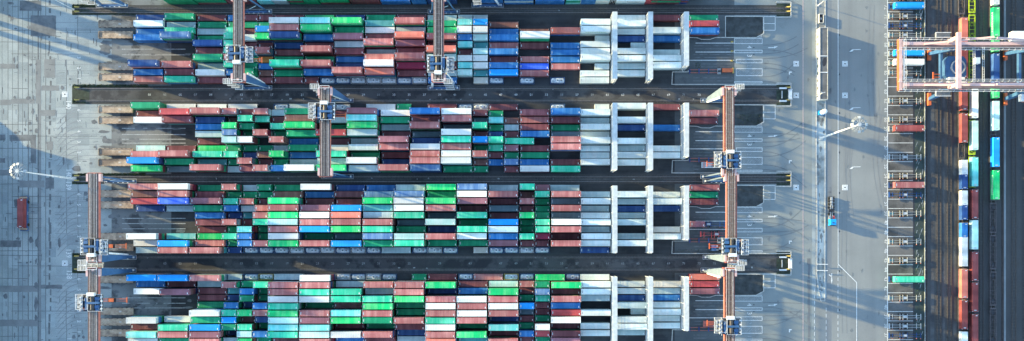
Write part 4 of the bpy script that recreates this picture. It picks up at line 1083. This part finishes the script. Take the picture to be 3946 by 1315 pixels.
# ------------------------------------------------------------------ quay trailers
TANM = ground_mat('trailer_deck', (.30,.21,.15), (.52,.40,.29), .5, (.10,.075,.06), (.52,.62), .7, .2)
def deck_trailer(px0, py, label, first=[None]):
    loc = (X(px0+66), Y(py), 0)
    if first[0]: return copy_tree(first[0], loc, 0, label)
    t = thing('flatbed_trailer', label, 'trailer', loc, 0, 'long flatbed trailers parked at the quay end')
    l, w = 7.15, 1.5
    m = MB(); m.box(-l+.15, l-.15, -w+.3, w-.3, 1.1, 1.45, TANM)
    for sy in (-1,1):
        m.box(-l, l, sy*(w-.15)-.13, sy*(w-.15)+.13, 1.0, 1.62, TANM)
    m.box(-l-.1, -l+.15, -w+.25, w-.25, 1.0, 1.7, TANM); m.box(l-.15, l+.1, -w+.25, w-.25, 1.0, 1.7, TANM)
    for x in (-6.6,-4.5,-2.6,-1.8,.6,2.6,4.4,6.4):
        for sy in (-1,1): m.box(x-.35, x+.35, sy*w-.12, sy*w+.12, 1.1, 1.66, RUSTM)
    m.box(1.2,2.2,-.35,.35,1.45,1.50,plain('pale_plate',(.5,.45,.4),.7)); m.build('deck', t)
    for x in (-5.0,-3.6,3.6,5.0):
        m = MB()
        for sy in (-1,1): m.tube((x,sy*1.35,.5),(x,sy*.95,.5),.5,.5,BLACKR,14)
        m.build('wheels', t)
    first[0] = t; return t
for i, (py, nm) in enumerate(((96,'first'),(137.5,'second'),(259.5,'third'),(300,'fourth'))): deck_trailer(386, py, f'brown flatbed trailer, {nm} from top beside uppermost full block')
for i, (py, nm) in enumerate(((424,'first'),(465.6,'second'),(587,'third'),(628,'fourth'))): deck_trailer(386, py, f'tan flatbed trailer, {nm} from top beside second full block')
for i, (py, nm) in enumerate(((748,'first'),(790.6,'second'),(912,'third'),(954,'fourth'))): deck_trailer(388, py, f'grey-brown flatbed trailer, {nm} from top beside third full block')
for i, (py, nm) in enumerate(((1077,'first'),(1199.6,'second'),(1240,'third'),(1282,'fourth'))): deck_trailer(388, py, f'dirty flatbed trailer, {nm} from top beside bottom block')

# automated carrier with its container on the quay
t = thing('automated_carrier', 'blue low driverless container carrier on the quay under a red-brown container', 'carrier', (X(99), Y(823), 0), PI/2)
m = MB(); m.box(-7.4,7.4,-1.5,1.5,.5,1.5,CRBLUE); m.build('chassis', t)
m = MB()
for x in (-6.9, 6.3): m.box(x, x+.7, -1.6, 1.6, 1.5, 2.0, TANM); m.box(x-.3, x+1.0, -1.2, 1.2, 1.2, 1.7, DARK)
m.build('end_bumpers', t)
for x in (-4.8,4.8):
    m = MB()
    for sy in (-1,1): m.tube((x,sy*1.65,.7),(x,sy*1.1,.7),.7,.7,BLACKR,16)
    m.build('wheels', t)
m = MB(); text_mb(m, '108', 0, -1.52, 1.0, .9, 0, MARK, PI/2); m.build('fleet_number', t)
container('D', L40, (X(99), Y(823), 1.55), PI/2, 'red-brown container riding on blue driverless carrier alone on the quay', CH, 'containers on vehicles')

# ------------------------------------------------------------------ trucks and trailers of the transfer area
def wheels_pair(m, x, w=1.2, r=.5):
    for sy in (-1,1): m.tube((x,sy*w,r),(x,sy*(w-.4),r),r,r,BLACKR,14)
CHG = plain('chassis_grey', (.40,.41,.40), .55, 0, .3, 1.5)
def chassis(px, py, col, label, L=13.7, rz=0, name='chassis_trailer', cat='trailer', grp='container chassis parked in the numbered stalls', cache={}):
    key = (col.name, L)
    loc = (X(px), Y(py), 0)
    if key in cache: 
        c = copy_tree(cache[key], loc, rz, label); c['group'] = grp; return c
    t = thing(name, label, cat, loc, rz, grp); l = L/2
    m = MB()
    for sy in (-.5,.5): m.bar((-l+.2,sy,1.15),(l,sy,1.15),.12,.35,col)
    m.box(-l,-l+.5,-1.15,1.15,1.0,1.4,col); m.box(l-.2,l,-1.2,1.2,1.0,1.35,col)
    for f, w in ((.12,1.0),(.35,1.2),(.44,1.2),(.575,1.2),(.86,1.2)):
        x = -l + L*f; m.box(x-.09,x+.09,-w,w,1.1,1.38,col)
    m.box(-l+L*.455,-l+L*.57,-.48,.48,1.0,1.3,STEEL); m.build('frame', t)
    m = MB(); m.box(-l+.6,-l+2.2,-.4,.4,.9,1.2,plain('teal_coupling',(.05,.22,.22),.5) if col is CHG else DARK); m.build('coupling', t)
    for f in (.35,.44,.575):
        m = MB(); wheels_pair(m, -l+L*f, 1.22, .5); m.build('wheels', t)
    m = MB()
    for f in (.12,.35,.44,.86,.99):
        m.box(-l+L*f-.12,-l+L*f+.12,-1.42,-1.2,1.0,1.3,CRORANGE)
    m.build('twist_locks', t)
    cache[key] = t; return t
for n in (73,71,69,68,65,62,60,56,54,50,47,45,41,39,38,36):
    chassis(3482, 28+36.09*(72-n)+1, CHG if n not in (56,39,38) else STEEL, f'empty {"white" if n not in (56,39,38) else "pale grey"} container chassis parked in stall numbered {n}', rz=.02 if n == 50 else 0)
for n in (70,52,37): chassis(3482, 28+36.09*(72-n)+1, pm('N'), f'empty dark blue container chassis parked in stall numbered {n}')
for n, c, w in ((72,'L','azure blue'),(67,'L','azure blue'),(66,'W','white'),(59,'P','deep red'),(53,'P','faded red'),(43,'K','mint green')):
    y = 28+36.09*(72-n)+1
    chassis(3482, y, pm('N') if n in (72,53,43) else CHG, f'chassis carrying the {w} container in stall numbered {n}')
    container({59:'D'}.get(n, c), L40, (X(3490), Y(y), 1.42), 0, f'{w} container on a chassis in stall numbered {n}', CH, 'containers on vehicles')
# lane vehicles
chassis(2727, 864.5, pm('N'), 'blue chassis half loaded with short mauve container in third block lane', grp='chassis in the transfer lanes')
container('U', L20, (X(2682), Y(864.5), 1.42), 0, 'short mauve container on the blue chassis in third block transfer lane', CH, 'containers on vehicles')
chassis(2758, 903, pm('R'), 'empty red chassis in transfer lane below the mauve container', grp='chassis in the transfer lanes')
def tractor(px, py, rz, col, label):
    t = thing('terminal_tractor', label, 'truck', (X(px), Y(py), 0), rz)
    m = MB()
    m.hexa([(-1.3,-1.2,1.0),(1.2,-1.2,1.0),(1.2,1.2,1.0),(-1.3,1.2,1.0)],[(-1.2,-1.12,2.9),(.8,-1.12,3.0),(.8,1.12,3.0),(-1.2,1.12,2.9)],col); m.build('cab', t)
    m = MB(); m.hexa([(1.21,-1.05,1.8),(1.22,1.05,1.8),(.98,1.0,2.7),(.98,-1.0,2.7)],[(1.28,-1.05,1.8),(1.28,1.05,1.8),(1.03,1.0,2.7),(1.03,-1.0,2.7)],GLASS); m.box(-.3,.5,-.5,.5,3.0,3.06,pm('N')); m.build('windscreen', t)
    m = MB(); m.box(-5.2,-1.2,-.45,.45,.8,1.1,DARK); m.box(-3.9,-2.6,-.6,.6,1.1,1.25,STEEL); m.box(-1.9,-1.4,-1.1,-.2,1.0,2.3,WHITE); m.box(-2.4,-1.4,.5,1.1,.7,1.3,STEEL); m.build('chassis_frame', t)
    for x in (.3,-3.0,-4.3):
        m = MB(); wheels_pair(m, x, 1.22, .5); m.build('wheels', t)
    return t
tractor(2744, 956, PI, pm('V'), 'blue terminal tractor parked under the trolley at right end of third block')
t = thing('truck', 'azure blue truck with empty dark multi-axle chassis driving beside the median', 'truck', (X(3201), Y(815), 0), -PI/2)
m = MB(); m.hexa([(3.3,-1.25,.7),(6.1,-1.25,.7),(6.1,1.25,.7),(3.3,1.25,.7)],[(3.4,-1.2,3.3),(5.7,-1.15,3.5),(5.7,1.15,3.5),(3.4,1.2,3.3)],pm('L')); m.build('cab', t)
m = MB(); m.box(6.0,6.14,-1.05,1.05,1.7,2.9,GLASS); m.box(4.6,5.2,-.5,.5,3.5,3.56,pm('N')); m.build('windscreen', t)
m = MB(); m.box(2.0,3.2,.75,1.2,.6,1.6,pm('R')); m.box(1.9,3.2,-1.15,-.6,.6,1.6,STEEL); m.build('side_tanks', t)
m = MB()
for sy in (-.42,.42): m.bar((-6.0,sy,1.2),(3.3,sy,1.0),.2,.3,STEEL)
m.box(-6.0,-2.5,-.2,.2,1.2,1.4,STEEL)
for x in (-6.2,-4.6,-3.3,-.9,.2): m.box(x,x+.2,-1.2,1.2,1.1,1.4,DARK)
m.box(-.7,.1,-1.1,1.1,.9,1.3,DARK); m.build('chassis_frame', t)
for x in (5.0,1.2,-1.6,-3.0,-4.4,-5.6):
    m = MB(); wheels_pair(m, x, 1.25, .52); m.build('wheels', t)
# beam rests in the lanes
for bk in 'ABCD':
    T = lambda t: RT[bk] + (t-125)/2.524
    t = thing('spreader_rest', 'low double rail frame with blue cross pieces in transfer lane of '+BN[bk], 'frame', (X(2735), Y(T(697)), 0), 0, 'double rail frames in the transfer lanes')
    m = MB()
    for y in (-.62,.62): m.bar((X(2654)-X(2735),y,.6),(X(2770)-X(2735),y,.6),.18,.3,CRRED)
    m.build('rails', t)
    for x in (-8.6,-4.7,-.6):
        m = MB(); m.box(x-.2,x+.2,-1.0,1.0,.2,.9,pm('N')); m.build('cross_piece', t)
    m = MB(); m.box(3.1,4.6,-1.2,1.2,0,.8,plain('plinth',(.30,.31,.32),.8)); m.box(3.3,4.4,-.4,.4,.8,.9,DARK); m.build('plinth', t)
t = thing('orange_lifting_frame', 'bright orange long frame resting at the end of uppermost lane rails', 'frame', (X(2801), Y(49.5+(690-125)/2.524), .0))
m = MB(); m.box(-2.2,2.2,-.75,.75,.6,1.6,CRORANGE); m.box(-2.3,-2.0,-.9,.9,0,.6,DARK); m.box(2.0,2.3,-.9,.9,0,.6,DARK); m.build('body', t)
m = MB(); m.box(2.2,2.7,-1.1,1.1,.2,1.2,YEL); m.build('end_plate', t)
# white / red low units seen below cranes
t = thing('white_maintenance_frame', 'long white ribbed maintenance frame below right crane of second block', 'frame', (X(2745), Y(638), 0), 0)
m = MB(); m.box(-4.9,4.9,-1.15,1.15,1.0,1.9,WHITE)
for y in (-.6,0,.6): m.box(-4.8,4.8,y-.05,y+.05,1.9,2.0,DARK)
m.build('deck', t); m = MB(); m.box(-4.1,-3.8,-1.35,1.35,1.9,2.2,CRRED); m.build('end_bar', t)
m = MB(); m.box(-.3,2.2,-.9,.9,2.0,2.5,DARK); m.build('gear', t); m = MB(); wheels_pair(m,-3); wheels_pair(m,3); m.build('wheels', t)
t = thing('red_lifting_frame', 'red ribbed lifting frame on the lane below right crane of bottom block', 'frame', (X(2735), Y(1247), 0), 0)
m = MB(); m.box(-3.0,3.0,-1.2,1.2,.8,1.5,CRRED)
for y in (-.7,0,.7): m.box(-2.6,2.9,y-.12,y+.12,1.5,1.7,pm('S'))
m.build('deck', t); m = MB(); m.bar((1,-.9,1.9),(4.5,.4,1.9),.15,.15,WHITE); m.bar((1,.9,1.9),(4.5,-.4,1.9),.15,.15,WHITE); m.build('brace', t)
# floodlight bollards
for bk in 'ABCD':
    for k, tt in enumerate((410,500,593)):
        py = RT[bk] + (tt-125)/2.524
        t = thing('lane_post', f'small yellow post at {("upper","middle","lower")[k]} lane edge of {BN[bk]}', 'post', (X(2820), Y(py), 0), 0, 'yellow posts at the lane ends')
        m = MB(); m.box(-.45,.45,-.25,.25,0,.8,YEL); m.build('post', t); m = MB(); m.tube((0,0,.8),(0,0,1.1),.12,.12,DARK,8); m.build('cap', t)

# ------------------------------------------------------------------ rail yard
RAILD = plain('dull_rail', (.10,.08,.07), .6, .2, .3)
sl = MB(); rl = MB()
for px in (3618, 3658, 3701, 3741, 3781, 3822, 3907, 3953, 3990):
    x = X(px); yy = Y(1420)
    while yy < Y(-110):
        sl.box(x-1.3, x+1.3, yy, yy+.26, .02, .10, WOOD, False); yy += .63
    for s_ in (-.75, .75): rl.box(x+s_-.07, x+s_+.07, Y(1420), Y(-110), .10, .26, RAILD, False)
for px in (3571, 3864): rl.box(X(px)-.12, X(px)+.12, Y(1420), Y(-110), .02, .24, RUSTM, False); rl.box(X(px)-.55, X(px)-.45, Y(1420), Y(-110), .02, .12, RUSTM, False)
structure('rail_sleepers', sl); structure('railway_rails', rl)
w = MB()
w.quad(X(3869), X(3876), Y(1420), Y(-110), .03, ground_mat('pale_path', (.16,.18,.19), (.26,.28,.30), .15))
w.quad(X(3585), X(3600), Y(1420), Y(-110), .025, ground_mat('dusty_gap', (.045,.05,.06), (.105,.108,.11), .06, (.03,.03,.035), (.45,.6), .8))
w.quad(X(3632), X(3641), Y(1420), Y(-110), .026, MATS['dusty_gap']); w.quad(X(3673), X(3687), Y(1420), Y(-110), .027, MATS['dusty_gap'])
w.quad(X(3518), X(3524), Y(1420), Y(-110), .03, DARK)
structure('rail_yard_paths', w)
t = thing('cable_fence', 'thin pale fence strip with white posts running beside the crane rail', 'fence', (X(3563), Y(650), 0))
m = MB(); m.box(-.15,.15,Y(1420)-Y(650),Y(-110)-Y(650),0,.5,plain('fence_grey',(.25,.27,.27),.8)); m.build('strip', t)
m = MB()
for k in range(-2, 39): m.box(-.1,.12,Y(28+36.09*k)-Y(650)-.12,Y(28+36.09*k)-Y(650)+.12,0,.8,STEEL)
m.build('posts', t)
GL = 1.15
def wagon(px, y0, y1, mat, label, lattice=True):
    x = X(px); cy = (Y(y0)+Y(y1))/2; hl = (Y(y0)-Y(y1))/2
    t = thing('flat_wagon', label, 'rail wagon', (x, cy, 0), 0, 'flat container wagons on the tracks')
    m = MB()
    for sx in (-1.25,1.25): m.box(sx-.13, sx+.13, -hl+.2, hl-.2, .85, GL, mat)
    n = max(2, int(hl*2/1.5))
    for k in range(n+1):
        y = -hl+.3+(2*hl-.6)*k/n; m.bar((-1.2,y,1.0),(1.2,y,1.0),.14,.2,mat)
        if lattice and k < n and k % 3 == 0:
            y2 = -hl+.3+(2*hl-.6)*(k+1)/n; m.bar((-1.2,y,1.02),(0,y2,1.02),.14,.14,mat); m.bar((1.2,y,1.02),(0,y2,1.02),.14,.14,mat)
    for sy in (-1,1): m.box(-1.2,1.2,sy*(hl-.5)-.3,sy*(hl-.5)+.3,.9,GL+.02,mat)
    m.build('frame', t)
    for sy in (-1,1):
        m = MB(); m.box(-.9,.9,sy*(hl-2.0)-1.1,sy*(hl-2.0)+1.1,.5,.85,DARK)
        for q in (-.9,.9):
            for sx in (-.75,.75): m.tube((sx-.07,sy*(hl-2)+q,.68),(sx+.07,sy*(hl-2)+q,.68),.42,.42,RUSTM,14)
        m.build('bogie', t)
    m = MB()
    for sx in (-.85,.85):
        for sy in (-1,1): m.tube((sx,sy*(hl-.3),1.0),(sx,sy*(hl+.2),1.0),.18,.2,DARK,8)
    m.build('buffers', t)
DG = plain('wagon_grey', (.10,.085,.09), .8, 0, .4)
T3 = [(69,180,'S','L'),(187,300,'D','L'),(314,424,'D','L'),(437,549,'D','L'),(617,672,'W','s'),(674,727,'N','s'),(735,790,'W','s'),(793,846,'N','s'),(860,914,'B','s'),(915,1026,'W','L'),(1038,1149,'S','L'),(1158,1268,'D','L'),(1280,1390,'W','L')]
T4 = [(347,450,'W','L'),(466,577,'I','L'),(607,717,'A','L'),(732,843,'D','L'),(850,960,'I','L'),(972,1082,'D','L'),(1090,1201,'D','L'),(1212,1323,'D','L')]
T6 = [(-95,17,'W','L'),(28,139,'E','L'),(142,197,'E','s'),(207,318,'N','L'),(322,376,'E','s'),(389,502,'I','L'),(530,642,'L','L'),(657,768,'E','L')]
WD = {'D':'deep red','S':'salmon','P':'red','W':'white','N':'navy','B':'blue','A':'pale aqua','I':'pale mint','E':'green','L':'azure'}
for nm, tr, px in (('left loaded track',T3,3701),('middle loaded track',T4,3741),('right loaded track',T6,3822)):
    for i, (a, b, c, sz) in enumerate(tr):
        L = L40 if sz == 'L' else L20; cy = VY((a+b)/2, 3.7)
        k = {'S':'S','A':'A','I':'I','L':'L'}.get(c, c)
        cc = container('S' if c == 'S' else k, L, (X(px), cy, GL+.03), PI/2, f'{WD[c]} container, {ORD[i]} from top riding the {nm}', CH, 'containers on the trains',
                  word='EVERGREEN' if (c == 'E' and sz == 'L') else None, side='n')
for nm, px, mat, ws in (('left',3701,DG,[(-60,60),(66,186),(190,308),(312,430),(434,615),(617,732),(736,850),(858,1032),(1036,1152),(1156,1274),(1278,1400)]),
                        ('middle',3741,LIME,[(-90,55),(57,190),(194,330),(334,458),(462,600),(603,725)]),
                        ('middle',3741,DG,[(729,846),(849,965),(969,1085),(1088,1206),(1210,1330)]),
                        ('right',3822,DG,[(-100,22),(26,200),(204,380),(384,512),(516,650),(654,776),(780,900),(904,1040),(1044,1180),(1184,1330)])):
    for i, (a, b) in enumerate(ws):
        wagon(px, a, b, mat, f'{"lime green lattice" if mat is LIME else "dark grey"} flat wagon, {ORD[i]} {"lime" if mat is LIME else "dark"} one from top on {nm} loaded track')
for i, (a, b) in enumerate(((1012,1030),(1070,1100),(1250,1290))): pass

# ------------------------------------------------------------------ unseen shade casters added beyond the left edge: ship and quay crane

t = thing('unseen_ship', 'unseen container ship shaped to shade the quay from beyond the left picture edge', 'ship', (X(-300), Y(900), 0))
hx0, hx1 = X(-66)-X(-300), X(-500)-X(-300)
def yy(p): return Y(p)-Y(900)
hp = [(hx0, yy(2300)), (hx0, yy(560)), (hx0-1.5, yy(520)), (hx0-5, yy(470)), (hx0-13, yy(410)), ((hx0+hx1)/2, yy(360)), (hx1+13, yy(410)), (hx1+1.5, yy(520)), (hx1, yy(560)), (hx1, yy(2300))]
m = MB(); m.prism(hp, -3.1, 3.6, plain('hull_blue', (.02,.06,.16), .5)); m.build('hull', t)
m = MB(); m.prism([(a*.985, b-.3) for a, b in hp], 3.6, 3.75, RUSTM); m.build('deck', t)
for i, (p0, p1, h, inset) in enumerate(((460,505,3.2,6),(510,565,7.5,1.5),(570,630,12.5,.6),(640,760,15.5,.4),(770,890,15.5,.4),(900,1020,18,.4),(1030,1150,15.5,.4),(1160,1280,18,.4),(1290,1410,18,.4),(1420,1540,20,.4),(1550,1670,20,.4),(1680,1800,18,.4))):  # cargo heights stepped so the unseen ship's shadow covers the lower left
    m = MB(); n = 15; w_ = (hx0-hx1-2*inset)/n
    for k in range(n):
        z = 3.75
        while z < h - .5:
            hh = min(2.59, h - z); m.box(hx1+inset+k*w_+.05, hx1+inset+(k+1)*w_-.05, yy(p1), yy(p0), z, z+hh-.03, pm(rnd.choice(under)), False); z += 2.6
    m.build('deck_cargo', t)
t = thing('unseen_quay_crane', 'unseen quay crane added to cast shadow streaks from beyond the left picture edge', 'crane', (X(-40), Y(6), 0))
for dx in (-14, 0):
    for dy in (-8, 8):
        m = MB(); m.box(dx-.9, dx+.9, dy-.9, dy+.9, 0, 34, CRBLUE); m.build('leg', t)
m = MB(); m.box(-14.8, .8, -9, -7.2, 12, 14, CRBLUE); m.box(-14.8, .8, 7.2, 9, 12, 14, CRBLUE); m.build('portal_beam', t)
m = MB(); m.box(-60, 2, -2.2, -1.0, 34, 36, CRBLUE); m.box(-60, 2, 1.0, 2.2, 34, 36, CRBLUE); m.box(-14, 0, -8.9, 8.9, 34, 35.5, CRBLUE); m.build('boom', t)
m = MB(); m.box(-1.5, 1.2, -3.2, 4.4, 1, 9.5, WHITE); m.build('shade_tower', t)  # block added to the unseen crane to widen its shadow band


# ------------------------------------------------------------------ light, sky, camera
w = bpy.data.worlds.new('World'); bpy.context.scene.world = w; w.use_nodes = True
nt = w.node_tree; nt.nodes.clear()
sky = nt.nodes.new('ShaderNodeTexSky'); sky.sky_type = 'NISHITA'; sky.sun_disc = False
EL, AZ = math.radians(10.0), math.radians(16.6)
sd = Vector((-math.cos(EL)*math.cos(AZ), math.cos(EL)*math.sin(AZ), math.sin(EL)))
sky.sun_elevation = EL; sky.sun_rotation = math.atan2(sd.x, sd.y)
sky.air_density = 1.0; sky.dust_density = .2; sky.ozone_density = 1.45
bg = nt.nodes.new('ShaderNodeBackground'); bg.inputs[1].default_value = .15
out = nt.nodes.new('ShaderNodeOutputWorld'); nt.links.new(sky.outputs[0], bg.inputs[0]); nt.links.new(bg.outputs[0], out.inputs[0])
sl = bpy.data.lights.new('sun', 'SUN'); sl.energy = 3.2; sl.angle = math.radians(.9); sl.color = (1.0, .80, .40)
so = bpy.data.objects.new('sun', sl); COL.objects.link(so); so.rotation_euler = sd.to_track_quat('Z', 'Y').to_euler()
cam = bpy.data.cameras.new('camera'); co = bpy.data.objects.new('camera', cam); COL.objects.link(co)
co.location = (0, 0, H); cam.sensor_width = 36; cam.lens = S*H/3946*36
cam.shift_x = -(NX-1973)/3946; cam.shift_y = (NY-657.5)/3946
cam.clip_start = 1; cam.clip_end = 10000
sc = bpy.context.scene; sc.camera = co
sc.view_settings.view_transform = 'Standard'; sc.view_settings.look = 'None'; sc.view_settings.gamma = 1
sc.view_settings.exposure = 2.17
